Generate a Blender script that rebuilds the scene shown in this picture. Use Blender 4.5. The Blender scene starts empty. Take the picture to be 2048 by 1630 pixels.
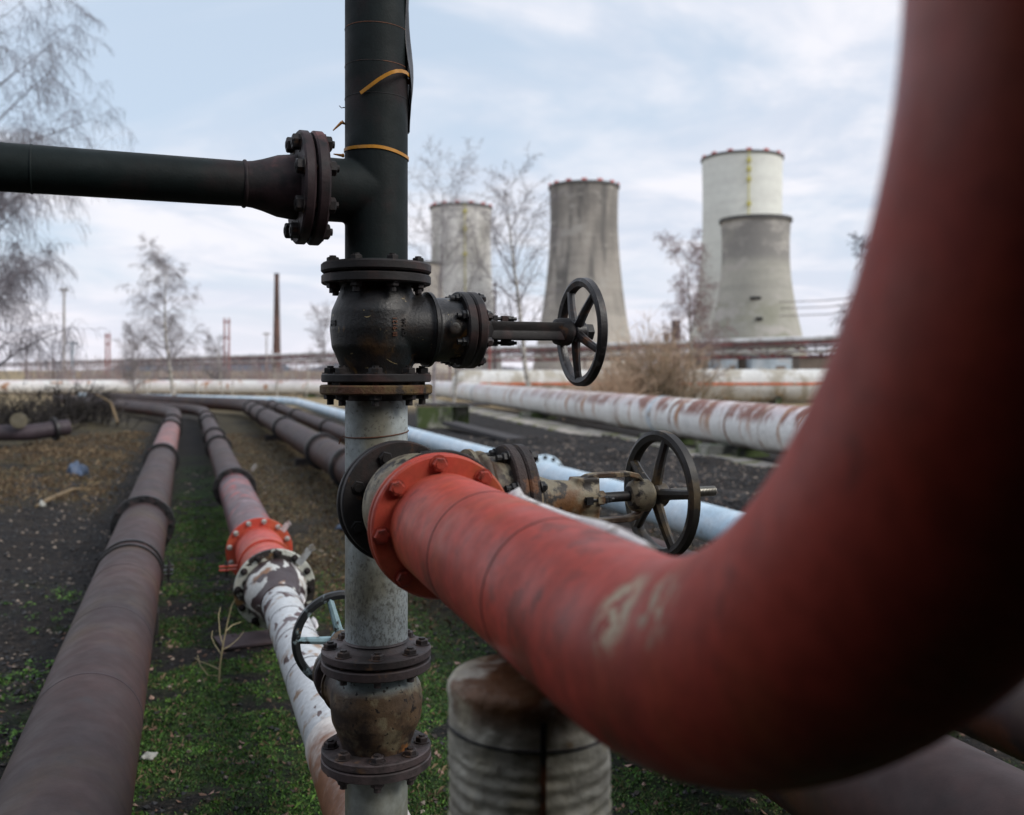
import bpy, bmesh, math, random
import numpy as np
from mathutils import Vector, Matrix, noise
random.seed(7)
R = math.radians
scene = bpy.context.scene
COL = scene.collection
# ------------------------------------------------------------------ camera
F = 1950.0; HZ = 740.0; CH = 1.7
cam_d = bpy.data.cameras.new('camera'); cam = bpy.data.objects.new('camera', cam_d); COL.objects.link(cam)
cam.location = (0, 0, CH); cam.rotation_euler = (R(90), 0, 0)
cam_d.sensor_fit = 'HORIZONTAL'; cam_d.sensor_width = 36.0
cam_d.lens = 36.0 * F / 2048.0
cam_d.shift_y = -(815 - HZ) / 2048.0
cam_d.clip_start = 0.02; cam_d.clip_end = 6000
cam_d.dof.use_dof = True; cam_d.dof.focus_distance = 2.62; cam_d.dof.aperture_fstop = 2.9
cam_d.dof.aperture_blades = 0
scene.camera = cam
# ------------------------------------------------------------------ sky and sun
SUN_EL, SUN_AZ = R(38), R(115)      # azimuth measured from +Y towards +X: high, to the right and a little behind
world = bpy.data.worlds.new('World'); scene.world = world; world.use_nodes = True
nt = world.node_tree; N = nt.nodes; L = nt.links
for n in list(N): N.remove(n)
out = N.new('ShaderNodeOutputWorld'); bg = N.new('ShaderNodeBackground'); bg.inputs['Strength'].default_value = 0.1
sky = N.new('ShaderNodeTexSky'); sky.sky_type = 'NISHITA'; sky.sun_disc = False
sky.sun_elevation = SUN_EL; sky.sun_rotation = SUN_AZ; sky.air_density = 1.0; sky.dust_density = 2.0; sky.ozone_density = 1.5
tc = N.new('ShaderNodeTexCoord'); sep = N.new('ShaderNodeSeparateXYZ'); L.new(tc.outputs['Generated'], sep.inputs[0])
def wm(op, a, b=None, c=None):
    n = N.new('ShaderNodeMath'); n.operation = op
    for i, v in enumerate((a, b, c)):
        if v is None: continue
        if isinstance(v, (int, float)): n.inputs[i].default_value = v
        else: L.new(v, n.inputs[i])
    return n.outputs[0]
zc_ = wm('MAXIMUM', sep.outputs[2], 0.0); den = wm('ADD', zc_, 0.16)
cx = wm('DIVIDE', sep.outputs[0], den); cy = wm('DIVIDE', sep.outputs[1], den)
comb = N.new('ShaderNodeCombineXYZ'); L.new(cx, comb.inputs[0]); L.new(cy, comb.inputs[1])
def wnoise(scale, detail, rough, off, dist=0.0):
    mp = N.new('ShaderNodeMapping'); mp.inputs['Location'].default_value = off; L.new(comb.outputs[0], mp.inputs[0])
    n = N.new('ShaderNodeTexNoise'); n.inputs['Scale'].default_value = scale; n.inputs['Detail'].default_value = detail
    n.inputs['Roughness'].default_value = rough; n.inputs['Distortion'].default_value = dist
    L.new(mp.outputs[0], n.inputs['Vector']); return n.outputs['Fac']
def wramp(v, lo, hi):
    n = N.new('ShaderNodeMapRange'); n.interpolation_type = 'SMOOTHSTEP'
    n.inputs[1].default_value = lo; n.inputs[2].default_value = hi; L.new(v, n.inputs[0]); return n.outputs[0]
def wmix(f, a, b):
    n = N.new('ShaderNodeMix'); n.data_type = 'RGBA'
    if isinstance(f, float): n.inputs[0].default_value = f
    else: L.new(f, n.inputs[0])
    for i, v in ((6, a), (7, b)):
        if isinstance(v, tuple): n.inputs[i].default_value = (*v, 1)
        else: L.new(v, n.inputs[i])
    return n.outputs[2]
big = wramp(wnoise(0.95, 5, 0.55, (3.1, 1.7, 0), 0.6), 0.33, 0.58)
small = wramp(wnoise(2.0, 6, 0.58, (7.0, 2.0, 0), 0.5), 0.36, 0.62)
cloudcol = wmix(small, (4.8, 5.25, 6.1), (6.5, 6.5, 6.95))
blue = wmix(0.2, (4.5, 5.3, 6.3), sky.outputs[0])
skyc = wmix(big, blue, cloudcol)
low = wramp(sep.outputs[2], 0.13, 0.0)
lowf = wm('MULTIPLY', low, 0.7)
skyc = wmix(lowf, skyc, (6.5, 6.3, 6.9))
# sky dimmed behind the viewer, added to darken sides facing the camera
back = wramp(sep.outputs[1], 0.35, -0.5)
backf = wm('MULTIPLY', back, 0.35)
skyc = wmix(backf, skyc, (3.6, 4.0, 4.8))
L.new(skyc, bg.inputs['Color']); L.new(bg.outputs[0], out.inputs['Surface'])
sd = bpy.data.lights.new('sun', 'SUN'); sd.energy = 1.4; sd.angle = R(25); sd.color = (1.0, 0.95, 0.88)
sun = bpy.data.objects.new('sun', sd); COL.objects.link(sun)
sdir = Vector((math.sin(SUN_AZ) * math.cos(SUN_EL), math.cos(SUN_AZ) * math.cos(SUN_EL), math.sin(SUN_EL)))
sun.rotation_euler = (-sdir).to_track_quat('-Z', 'Y').to_euler(); sun.location = (0, 0, 30)
scene.view_settings.view_transform = 'Standard'; scene.view_settings.look = 'None'
scene.view_settings.exposure = 0.55; scene.view_settings.gamma = 1.0
scene.cycles.use_denoising = True; scene.cycles.max_bounces = 6

# ------------------------------------------------------------------ materials
def mat(name, base, layers=(), rough=0.6, rvar=0.1, bump=0.2, bscale=60, metallic=0.0, spec=0.5, vary=0.25, vscale=3.0, bdist=0.002, grit=1.0):
    m = bpy.data.materials.new(name); m.use_nodes = True
    t = m.node_tree; n = t.nodes; l = t.links
    bs = n['Principled BSDF']; bs.inputs['Metallic'].default_value = metallic
    bs.inputs['Specular IOR Level'].default_value = spec
    tc = n.new('ShaderNodeTexCoord'); geo = n.new('ShaderNodeNewGeometry')
    oi = n.new('ShaderNodeObjectInfo')
    def noi(scale, stretch=(1, 1, 1), detail=5, rough_=0.6, off=0.0, dist=0.0):
        mp = n.new('ShaderNodeMapping'); mp.inputs['Scale'].default_value = stretch
        mp.inputs['Location'].default_value = (off, off * 1.7, off * 0.6)
        l.new(tc.outputs['Object'], mp.inputs[0])
        x = n.new('ShaderNodeTexNoise'); x.inputs['Scale'].default_value = scale; x.inputs['Detail'].default_value = detail
        x.inputs['Roughness'].default_value = rough_; x.inputs['Distortion'].default_value = dist
        l.new(mp.outputs[0], x.inputs['Vector']); return x.outputs['Fac']
    def mr(v, a, b, c=0.0, d=1.0):
        x = n.new('ShaderNodeMapRange'); x.interpolation_type = 'SMOOTHSTEP'
        for i, k in ((1, a), (2, b), (3, c), (4, d)): x.inputs[i].default_value = k
        l.new(v, x.inputs[0]); return x.outputs[0]
    def mul(a, b):
        x = n.new('ShaderNodeMath'); x.operation = 'MULTIPLY'; l.new(a, x.inputs[0]); l.new(b, x.inputs[1]); return x.outputs[0]
    def mix(f, a, b):
        x = n.new('ShaderNodeMix'); x.data_type = 'RGBA'; l.new(f, x.inputs[0])
        for i, v in ((6, a), (7, b)):
            if isinstance(v, tuple): x.inputs[i].default_value = (*v, 1)
            else: l.new(v, x.inputs[i])
        return x.outputs[2]
    col = mix(mr(noi(vscale), 0.3, 0.7), tuple(c * (1 - vary) for c in base), tuple(min(1, c * (1 + vary)) for c in base))
    rgh = None; hmask = None
    for i, s in enumerate(layers):
        f = mr(noi(s.get('scale', 5), s.get('stretch', (1, 1, 1)), s.get('detail', 6), s.get('nr', 0.6), s.get('off', 3.1 * (i + 1)), s.get('dist', 0.0)),
               s['thr'] - s.get('w', 0.03), s['thr'] + s.get('w', 0.03))
        if 'up' in s:
            sp = n.new('ShaderNodeSeparateXYZ'); l.new(geo.outputs['Normal'], sp.inputs[0])
            f = mul(f, mr(sp.outputs[2], s['up'][0], s['up'][1]))
        if 'z' in s or 'y' in s or 'x' in s:
            sp = n.new('ShaderNodeSeparateXYZ'); l.new(tc.outputs['Object'], sp.inputs[0])
            for ax, key in enumerate('xyz'):
                if key in s: f = mul(f, mr(sp.outputs[ax], s[key][0], s[key][1]))
        if 'sph' in s:
            vd = n.new('ShaderNodeVectorMath'); vd.operation = 'DISTANCE'; l.new(tc.outputs['Object'], vd.inputs[0]); vd.inputs[1].default_value = s['sph'][:3]
            f = mul(f, mr(vd.outputs['Value'], s['sph'][3] * 0.35, s['sph'][3], 1.0, 0.0))
        if 'amt' in s:
            x = n.new('ShaderNodeMath'); x.operation = 'MULTIPLY'; l.new(f, x.inputs[0]); x.inputs[1].default_value = s['amt']; f = x.outputs[0]
        col = mix(f, col, s['col'])
        if s.get('chip'): hmask = f
    fine = mr(noi(vscale * 14, detail=6), 0.25, 0.75, 1 - 0.18 * grit, 1 + 0.15 * grit)
    x = n.new('ShaderNodeVectorMath'); x.operation = 'SCALE'; l.new(col, x.inputs[0]); l.new(fine, x.inputs['Scale'])
    l.new(x.outputs[0], bs.inputs['Base Color'])
    l.new(mr(noi(9, off=5.0), 0.3, 0.7, max(0.05, rough - rvar), min(1, rough + rvar)), bs.inputs['Roughness'])
    if bump > 0:
        b = n.new('ShaderNodeBump'); b.inputs['Strength'].default_value = bump; b.inputs['Distance'].default_value = bdist
        h = noi(bscale, detail=8, rough_=0.65)
        if hmask is not None:
            y = n.new('ShaderNodeMath'); y.operation = 'SUBTRACT'; l.new(h, y.inputs[0]); l.new(hmask, y.inputs[1]); h = y.outputs[0]
        l.new(h, b.inputs['Height']); l.new(b.outputs[0], bs.inputs['Normal'])
    return m
RUST = (0.13, 0.055, 0.025); DRUST = (0.035, 0.018, 0.013); ORUST = (0.30, 0.12, 0.035)
M = {}
M['black_paint'] = mat('black_paint', (0.007, 0.011, 0.011), [dict(col=(0.022, 0.012, 0.012), scale=6, thr=0.6, w=0.1), dict(col=(0.006, 0.012, 0.012), scale=3, thr=0.55, w=0.2)], rough=0.62, bump=0.35, bscale=140, spec=0.22)
M['black_rust'] = mat('black_rust', (0.012, 0.010, 0.010), [dict(col=(0.04, 0.02, 0.018), scale=9, thr=0.57, w=0.08), dict(col=(0.09, 0.04, 0.015), scale=16, thr=0.68, w=0.05), dict(col=(0.09, 0.07, 0.07), scale=30, thr=0.7, w=0.04, up=(0.2, 0.9))], rough=0.62, bump=0.5, bscale=110, spec=0.4)
M['red_brown_side'] = mat('red_brown_side', (0.028, 0.016, 0.018), [dict(col=(0.012, 0.010, 0.011), scale=14, thr=0.52, w=0.06), dict(col=(0.12, 0.05, 0.05), scale=9, thr=0.60, w=0.08, up=(-0.1, 0.7))], rough=0.65, bump=0.5, bscale=90, spec=0.35)
M['cast_black'] = mat('cast_black', (0.010, 0.009, 0.009), [
    dict(col=(0.10, 0.05, 0.015), scale=6, thr=0.57, w=0.10, amt=0.6), dict(col=(0.008, 0.012, 0.013), scale=7, thr=0.55, w=0.12),
    dict(col=(0.16, 0.085, 0.02), scale=9, stretch=(1, 1, 0.6), thr=0.66, w=0.06, dist=1.5),
    dict(col=(0.34, 0.27, 0.14), scale=9, thr=0.648, w=0.012, dist=3.0, nr=0.7, amt=0.8)], rough=0.42, bump=0.7, bscale=130, spec=0.45)
M['cast_brown'] = mat('cast_brown', (0.115, 0.072, 0.04), [
    dict(col=(0.22, 0.18, 0.11), scale=14, thr=0.56, w=0.05), dict(col=(0.24, 0.29, 0.29), scale=7, thr=0.47, w=0.05, z=(0.035, 0.065)),
    dict(col=(0.028, 0.018, 0.014), scale=6, thr=0.54, w=0.07), dict(col=(0.30, 0.12, 0.03), scale=10, thr=0.63, w=0.04),
    dict(col=(0.02, 0.014, 0.012), scale=60, thr=0.62, w=0.03)], rough=0.55, bump=0.7, bscale=150, spec=0.45)
M['cast_olive'] = mat('cast_olive', (0.23, 0.20, 0.135), [
    dict(col=(0.17, 0.08, 0.03), scale=9, thr=0.53, w=0.08), dict(col=(0.025, 0.02, 0.016), scale=26, thr=0.54, w=0.05),
    dict(col=(0.06, 0.035, 0.02), scale=6, thr=0.60, w=0.05)], rough=0.55, bump=0.7, bscale=140, spec=0.45)
M['wheel_dark'] = mat('wheel_dark', (0.012, 0.010, 0.011), [dict(col=(0.09, 0.04, 0.02), scale=14, thr=0.58, w=0.06), dict(col=(0.055, 0.05, 0.05), scale=30, thr=0.6, w=0.05)], rough=0.4, bump=0.5, bscale=120)
M['wheel_olive'] = mat('wheel_olive', (0.016, 0.014, 0.012), [dict(col=(0.08, 0.055, 0.025), scale=12, thr=0.58, w=0.06), dict(col=(0.2, 0.17, 0.13), scale=18, thr=0.66, w=0.03)], rough=0.5, bump=0.5, bscale=120)
M['wheel_blue'] = mat('wheel_blue', (0.24, 0.36, 0.40), [dict(col=(0.02, 0.018, 0.016), scale=26, thr=0.57, w=0.04), dict(col=(0.2, 0.12, 0.06), scale=18, thr=0.66, w=0.03)], rough=0.5, bump=0.4, bscale=120)
M['wheel_rim_worn'] = mat('wheel_rim_worn', (0.014, 0.016, 0.018), [dict(col=(0.28, 0.36, 0.38), scale=20, thr=0.62, w=0.05), dict(col=(0.25, 0.15, 0.07), scale=26, thr=0.66, w=0.03)], rough=0.45, bump=0.4, bscale=120)
M['grey_white'] = mat('grey_white', (0.42, 0.47, 0.48), [
    dict(col=(0.20, 0.18, 0.12), scale=5, stretch=(1, 1, 0.5), thr=0.56, w=0.14, amt=0.85),
    dict(col=(0.06, 0.055, 0.045), scale=150, stretch=(1, 1, 0.6), thr=0.55, w=0.09, z=(-0.10, -0.30), amt=0.6),
    dict(col=(0.10, 0.09, 0.075), scale=90, thr=0.62, w=0.05, amt=0.7),
    dict(col=(0.10, 0.06, 0.03), scale=14, thr=0.47, w=0.09, z=(-0.40, -0.51))], rough=0.45, bump=0.35, bscale=120)
M['rust_flange'] = mat('rust_flange', (0.055, 0.035, 0.03), [dict(col=(0.28, 0.17, 0.04), scale=14, thr=0.62, w=0.05), dict(col=(0.018, 0.014, 0.014), scale=8, thr=0.55, w=0.08), dict(col=(0.16, 0.07, 0.03), scale=20, thr=0.62, w=0.05)], rough=0.65, bump=0.9, bscale=100, bdist=0.004)
M['ochre_flange'] = mat('ochre_flange', (0.12, 0.075, 0.025), [dict(col=(0.09, 0.035, 0.015), scale=12, thr=0.5, w=0.08), dict(col=(0.03, 0.02, 0.014), scale=20, thr=0.58, w=0.05)], rough=0.75, bump=1.0, bscale=70, bdist=0.006)
M['lower_flange'] = mat('lower_flange', (0.07, 0.05, 0.05), [dict(col=(0.025, 0.02, 0.02), scale=10, thr=0.55, w=0.09), dict(col=(0.16, 0.09, 0.05), scale=16, thr=0.64, w=0.06)], rough=0.6, bump=0.7, bscale=110, bdist=0.003)
M['orange_red'] = mat('orange_red', (0.50, 0.066, 0.042), [
    dict(col=(0.44, 0.10, 0.042), scale=3.2, thr=0.55, w=0.12, stretch=(1, 1, 0.6)), dict(col=(0.40, 0.075, 0.065), scale=6, thr=0.56, w=0.14, up=(0.1, 0.9), amt=0.5),
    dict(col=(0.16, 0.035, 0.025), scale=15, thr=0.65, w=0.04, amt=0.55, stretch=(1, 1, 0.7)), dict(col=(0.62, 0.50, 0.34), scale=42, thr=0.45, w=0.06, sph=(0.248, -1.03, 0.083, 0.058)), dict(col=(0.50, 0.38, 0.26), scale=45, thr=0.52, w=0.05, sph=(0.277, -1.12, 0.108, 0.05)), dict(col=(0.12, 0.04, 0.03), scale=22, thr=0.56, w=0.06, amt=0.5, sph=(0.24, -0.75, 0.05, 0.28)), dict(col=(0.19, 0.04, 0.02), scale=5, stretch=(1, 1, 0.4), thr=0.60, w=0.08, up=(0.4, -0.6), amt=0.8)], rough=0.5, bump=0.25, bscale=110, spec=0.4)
M['red_bolt'] = mat('red_bolt', (0.42, 0.06, 0.035), [dict(col=(0.12, 0.03, 0.02), scale=30, thr=0.62, w=0.05)], rough=0.55, bump=0.4, bscale=150)
M['mauve'] = mat('mauve', (0.058, 0.029, 0.026), [
    dict(col=(0.036, 0.023, 0.024), scale=1.0, thr=0.5, w=0.2), dict(col=(0.10, 0.036, 0.02), scale=4, thr=0.56, w=0.12, up=(0.6, -0.4)),
    dict(col=(0.11, 0.075, 0.03), scale=1.6, thr=0.60, w=0.12, amt=0.35), dict(col=(0.03, 0.022, 0.022), scale=6, thr=0.64, w=0.08, amt=0.6), dict(col=(0.22, 0.12, 0.09), scale=7, stretch=(0.35, 1.6, 0.35), thr=0.73, w=0.01)], rough=0.58, rvar=0.06, bump=0.25, bscale=120, spec=0.28, vscale=1.0, vary=0.15)
M['mauve_red'] = mat('mauve_red', (0.13, 0.065, 0.07), [dict(col=(0.42, 0.06, 0.05), scale=3.6, stretch=(1, 0.8, 1), dist=1.2, thr=0.56, w=0.05, up=(-0.1, 0.75)), dict(col=(0.09, 0.06, 0.075), scale=4, thr=0.55, w=0.08)], rough=0.45, bump=0.3, bscale=90)
M['far_red'] = mat('far_red', (0.26, 0.085, 0.07), [dict(col=(0.13, 0.07, 0.07), scale=3, thr=0.5, w=0.1)], rough=0.5, bump=0.2)
M['black_ring'] = mat('black_ring', (0.012, 0.012, 0.013), [dict(col=(0.05, 0.03, 0.03), scale=12, thr=0.6, w=0.08)], rough=0.5, bump=0.5, bscale=70)
M['white_peel'] = mat('white_peel', (0.56, 0.58, 0.59), [
    dict(col=(0.30, 0.2, 0.13), scale=9, thr=0.60, w=0.05), dict(col=(0.075, 0.032, 0.032), scale=5.5, stretch=(1, 0.8, 1), dist=0.8, thr=0.575, w=0.006, chip=1, nr=0.5, y=(-1.7, -1.1)),
    dict(col=(0.08, 0.04, 0.035), scale=15, stretch=(1.3, 0.5, 1), thr=0.66, w=0.008, nr=0.4)], rough=0.45, bump=0.6, bscale=60, vary=0.06)
M['white_flange'] = mat('white_flange', (0.50, 0.51, 0.45), [dict(col=(0.025, 0.02, 0.018), scale=8, thr=0.52, w=0.01, chip=1), dict(col=(0.2, 0.11, 0.04), scale=9, thr=0.62, w=0.05)], rough=0.5, bump=0.5)
M['white_cone'] = mat('white_cone', (0.60, 0.60, 0.57), [dict(col=(0.22, 0.10, 0.04), scale=7, thr=0.585, w=0.05), dict(col=(0.045, 0.026, 0.028), scale=8, stretch=(1, 0.45, 1), dist=0.8, thr=0.455, w=0.01, chip=1, nr=0.42, off=9.3)], rough=0.45, bump=0.6)
M['brown_cone'] = mat('brown_cone', (0.045, 0.03, 0.032), rough=0.45)
M['light_blue'] = mat('light_blue', (0.50, 0.66, 0.78), [dict(col=(0.35, 0.42, 0.46), scale=6, thr=0.64, w=0.08), dict(col=(0.75, 0.84, 0.9), scale=2, thr=0.55, w=0.15)], rough=0.35, bump=0.15, vary=0.08)
M['bottom_grey'] = mat('bottom_grey', (0.30, 0.32, 0.29), [dict(col=(0.14, 0.13, 0.08), scale=6, stretch=(1, 1, 0.5), thr=0.5, w=0.12)], rough=0.5)
M['white_main'] = mat('white_main', (0.80, 0.785, 0.755), [
    dict(col=(0.55, 0.53, 0.49), scale=0.7, stretch=(1, 1.4, 0.5), thr=0.62, w=0.12, amt=0.7), dict(col=(0.62, 0.45, 0.47), scale=0.8, stretch=(1, 0.8, 0.6), thr=0.50, w=0.1, up=(0.2, 0.9), amt=0.6),
    dict(col=(0.40, 0.18, 0.07), scale=1.3, stretch=(1, 2.6, 0.22), thr=0.60, w=0.03, up=(-0.9, 0.3), nr=0.6),
    dict(col=(0.25, 0.095, 0.06), scale=0.9, stretch=(1, 1.8, 0.7), thr=0.495, w=0.035, up=(0.1, 0.55), nr=0.72, y=(48, 22)),
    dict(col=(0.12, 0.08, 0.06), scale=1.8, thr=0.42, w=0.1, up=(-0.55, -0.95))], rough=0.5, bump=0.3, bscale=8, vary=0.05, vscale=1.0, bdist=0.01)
M['rust_band'] = mat('rust_band', (0.24, 0.10, 0.045), [dict(col=(0.66, 0.62, 0.58), scale=1.6, thr=0.48, w=0.06)], rough=0.6)
M['band_white'] = mat('band_white', (0.55, 0.60, 0.64), [dict(col=(0.3, 0.2, 0.12), scale=3, thr=0.62, w=0.05)], rough=0.5)
M['wire_rust'] = mat('wire_rust', (0.11, 0.04, 0.018), rough=0.7)
M['steel_thread'] = mat('steel_thread', (0.30, 0.29, 0.26), rough=0.35, metallic=0.8)
M['zip_orange'] = mat('zip_orange', (0.46, 0.20, 0.015), rough=0.4, bump=0, vary=0.15)
M['zip_dark'] = mat('zip_dark', (0.55, 0.22, 0.02), rough=0.45, bump=0, vary=0.15)
M['steel_sheet'] = mat('steel_sheet', (0.03, 0.03, 0.032), [dict(col=(0.09, 0.085, 0.09), scale=8, thr=0.58, w=0.08)], rough=0.4, bump=0.4)
M['seam_dark'] = mat('seam_dark', (0.008, 0.008, 0.009), rough=0.7)
M['seam_rust'] = mat('seam_rust', (0.14, 0.05, 0.02), [dict(col=(0.01, 0.01, 0.01), scale=10, thr=0.5, w=0.06)], rough=0.7)
M['seam_mauve'] = mat('seam_mauve', (0.05, 0.035, 0.042), rough=0.6)
M['seam_red'] = mat('seam_red', (0.13, 0.035, 0.03), rough=0.6)
M['wrap'] = mat('wrap', (0.55, 0.53, 0.45), [
    dict(col=(0.30, 0.28, 0.23), scale=5, stretch=(1, 1, 3.0), thr=0.53, w=0.10), dict(col=(0.22, 0.12, 0.03), scale=7, thr=0.63, w=0.04),
    dict(col=(0.16, 0.07, 0.025), scale=9, stretch=(1, 1, 1.5), thr=0.47, w=0.06, z=(1.19, 1.25)),
    dict(col=(0.62, 0.57, 0.42), scale=9, thr=0.56, w=0.06, amt=0.6)], rough=0.45, bump=0.8, bscale=18, bdist=0.012, metallic=0.15)
M['foil'] = mat('foil', (0.8, 0.76, 0.74), [dict(col=(0.35, 0.3, 0.25), scale=20, thr=0.6, w=0.06)], rough=0.4, bump=0.6, bscale=40)
M['tower_pale'] = mat('tower_pale', (0.78, 0.77, 0.73), [dict(col=(0.5, 0.49, 0.46), scale=0.07, stretch=(0.35, 0.35, 3.2), thr=0.54, w=0.06, amt=0.55), dict(col=(0.38, 0.37, 0.34), scale=0.06, stretch=(1, 1, 0.45), thr=0.54, w=0.08, dist=0.4), dict(col=(0.58, 0.56, 0.53), scale=0.05, thr=0.56, w=0.1)], rough=0.9, bump=0, vscale=0.02, vary=0.12, grit=0.3)
M['tower_dark'] = mat('tower_dark', (0.46, 0.425, 0.38), [dict(col=(0.30, 0.28, 0.25), scale=0.07, stretch=(0.35, 0.35, 3.2), thr=0.54, w=0.06, amt=0.55), 
    dict(col=(0.17, 0.16, 0.15), scale=0.02, stretch=(1.6, 1.6, 0.7), thr=0.42, w=0.14, z=(25, 95), dist=0.6, amt=0.85), dict(col=(0.13, 0.125, 0.12), scale=0.05, stretch=(2.4, 2.4, 0.2), thr=0.55, w=0.06, z=(20, 60), amt=0.85),
    dict(col=(0.40, 0.38, 0.35), scale=0.06, stretch=(1, 1, 1.6), thr=0.6, w=0.07)], rough=0.95, bump=0, vscale=0.03, vary=0.12, grit=0.3)
M['tower_white'] = mat('tower_white', (0.74, 0.76, 0.71), [dict(col=(0.66, 0.67, 0.63), scale=0.07, stretch=(0.35, 0.35, 3.2), thr=0.54, w=0.06, amt=0.55), dict(col=(0.52, 0.51, 0.47), scale=0.04, stretch=(1, 1, 0.6), thr=0.5, w=0.1, z=(70, 40))], rough=0.85, bump=0, vscale=0.02, vary=0.05, grit=0.3)
M['tower_grey'] = mat('tower_grey', (0.42, 0.41, 0.365), [dict(col=(0.33, 0.325, 0.29), scale=0.07, stretch=(0.35, 0.35, 3.2), thr=0.54, w=0.06, amt=0.55), 
    dict(col=(0.27, 0.262, 0.25), scale=0.05, stretch=(1, 1, 1.2), thr=0.38, w=0.12, z=(46, 52), dist=0.4), dict(col=(0.31, 0.31, 0.25), scale=0.06, thr=0.45, w=0.1, z=(34, 26)),
    dict(col=(0.46, 0.44, 0.41), scale=0.07, stretch=(1, 1, 1.6), thr=0.56, w=0.08)], rough=0.95, bump=0, vscale=0.04, vary=0.12, grit=0.3)
M['tower_rim'] = mat('tower_rim', (0.10, 0.10, 0.10), rough=0.9, bump=0)
M['signal_red'] = mat('signal_red', (0.55, 0.15, 0.14), rough=0.6, bump=0)
M['signal_yellow'] = mat('signal_yellow', (0.55, 0.50, 0.13), rough=0.6, bump=0)
M['brick'] = mat('brick', (0.16, 0.09, 0.075), [dict(col=(0.08, 0.055, 0.05), scale=0.2, stretch=(1, 1, 0.4), thr=0.5, w=0.1)], rough=0.95, bump=0, vscale=0.1)
M['rack_white'] = mat('rack_white', (0.76, 0.76, 0.75), [dict(col=(0.45, 0.42, 0.40), scale=0.6, thr=0.55, w=0.1)], rough=0.6, bump=0, vscale=0.3, vary=0.08)
M['rack_red'] = mat('rack_red', (0.22, 0.055, 0.055), [dict(col=(0.10, 0.045, 0.045), scale=0.5, thr=0.5, w=0.1)], rough=0.7, bump=0, vscale=0.3)
M['rack_dark'] = mat('rack_dark', (0.10, 0.07, 0.075), rough=0.8, bump=0, vscale=0.3)
M['pale_blue_wall'] = mat('pale_blue_wall', (0.42, 0.50, 0.57), [dict(col=(0.56, 0.58, 0.6), scale=0.5, thr=0.55, w=0.1)], rough=0.8, bump=0, vscale=0.4)
M['brown_wall'] = mat('brown_wall', (0.20, 0.16, 0.13), rough=0.9, bump=0, vscale=0.4)
M['tank_white'] = mat('tank_white', (0.74, 0.73, 0.69), [dict(col=(0.40, 0.35, 0.26), scale=1.2, stretch=(1, 1, 0.2), thr=0.53, w=0.08, amt=0.8), dict(col=(0.46, 0.30, 0.12), scale=1.6, stretch=(1, 1, 0.25), thr=0.56, w=0.07, up=(0.2, -0.7), amt=0.7)], rough=0.6, bump=0, vscale=0.5, vary=0.06)
M['tank_stripe'] = mat('tank_stripe', (0.62, 0.16, 0.06), [dict(col=(0.45, 0.25, 0.15), scale=1.5, thr=0.6, w=0.05)], rough=0.6, bump=0)
M['concrete'] = mat('concrete', (0.30, 0.29, 0.25), [dict(col=(0.06, 0.085, 0.025), scale=3, stretch=(1, 1, 0.4), thr=0.46, w=0.08), dict(col=(0.045, 0.045, 0.04), scale=2.2, thr=0.58, w=0.06)], rough=0.9, bump=0.4, bscale=12, bdist=0.01)
M['path_concrete'] = mat('path_concrete', (0.40, 0.36, 0.32), [dict(col=(0.16, 0.17, 0.035), scale=2.0, thr=0.56, w=0.06), dict(col=(0.12, 0.11, 0.10), scale=1.2, thr=0.58, w=0.07)], rough=0.9, bump=0.4, bscale=10, bdist=0.01)
M['plank'] = mat('plank', (0.035, 0.03, 0.03), rough=0.8, bump=0.5, bscale=20)
M['bark_white'] = mat('bark_white', (0.46, 0.43, 0.38), [dict(col=(0.05, 0.045, 0.04), scale=5, stretch=(1, 1, 2.5), thr=0.56, w=0.04)], rough=0.85, bump=0)
M['twig_grey'] = mat('twig_grey', (0.26, 0.235, 0.24), rough=0.9, bump=0)
M['twig_dark'] = mat('twig_dark', (0.17, 0.155, 0.17), rough=0.9, bump=0)
M['twig_black'] = mat('twig_black', (0.035, 0.03, 0.028), rough=0.9, bump=0)
M['twig_pink'] = mat('twig_pink', (0.28, 0.20, 0.19), rough=0.9, bump=0)
M['bush_tan'] = mat('bush_tan', (0.50, 0.36, 0.25), rough=0.9, bump=0)
M['bush_green'] = mat('bush_green', (0.20, 0.17, 0.10), rough=0.9, bump=0)
M['moss_a'] = mat('moss_a', (0.045, 0.115, 0.018), rough=0.8, bump=0, vscale=2, vary=0.4)
M['moss_b'] = mat('moss_b', (0.11, 0.23, 0.035), rough=0.8, bump=0, vscale=2, vary=0.4)
M['moss_c'] = mat('moss_c', (0.085, 0.085, 0.03), rough=0.85, bump=0, vscale=2, vary=0.4)
M['coal_a'] = mat('coal_a', (0.02, 0.02, 0.022), rough=0.55, bump=0, vscale=30, vary=0.5)
M['coal_b'] = mat('coal_b', (0.055, 0.045, 0.04), rough=0.8, bump=0, vscale=30, vary=0.5)
M['coal_c'] = mat('coal_c', (0.26, 0.21, 0.17), rough=0.8, bump=0, vscale=30, vary=0.5)
M['leaf_a'] = mat('leaf_a', (0.16, 0.09, 0.06), rough=0.75, bump=0, vscale=20, vary=0.5)
M['leaf_b'] = mat('leaf_b', (0.30, 0.19, 0.15), rough=0.75, bump=0, vscale=20, vary=0.4)
M['straw_a'] = mat('straw_a', (0.10, 0.065, 0.035), rough=0.85, bump=0, vscale=3, vary=0.4)
M['straw_b'] = mat('straw_b', (0.21, 0.155, 0.09), rough=0.85, bump=0, vscale=3, vary=0.3)
M['stick_pale'] = mat('stick_pale', (0.20, 0.14, 0.075), rough=0.8, bump=0.4)
M['weed_straw'] = mat('weed_straw', (0.40, 0.33, 0.19), rough=0.8, bump=0)
M['rag_blue'] = mat('rag_blue', (0.07, 0.10, 0.16), rough=0.6)
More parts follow.
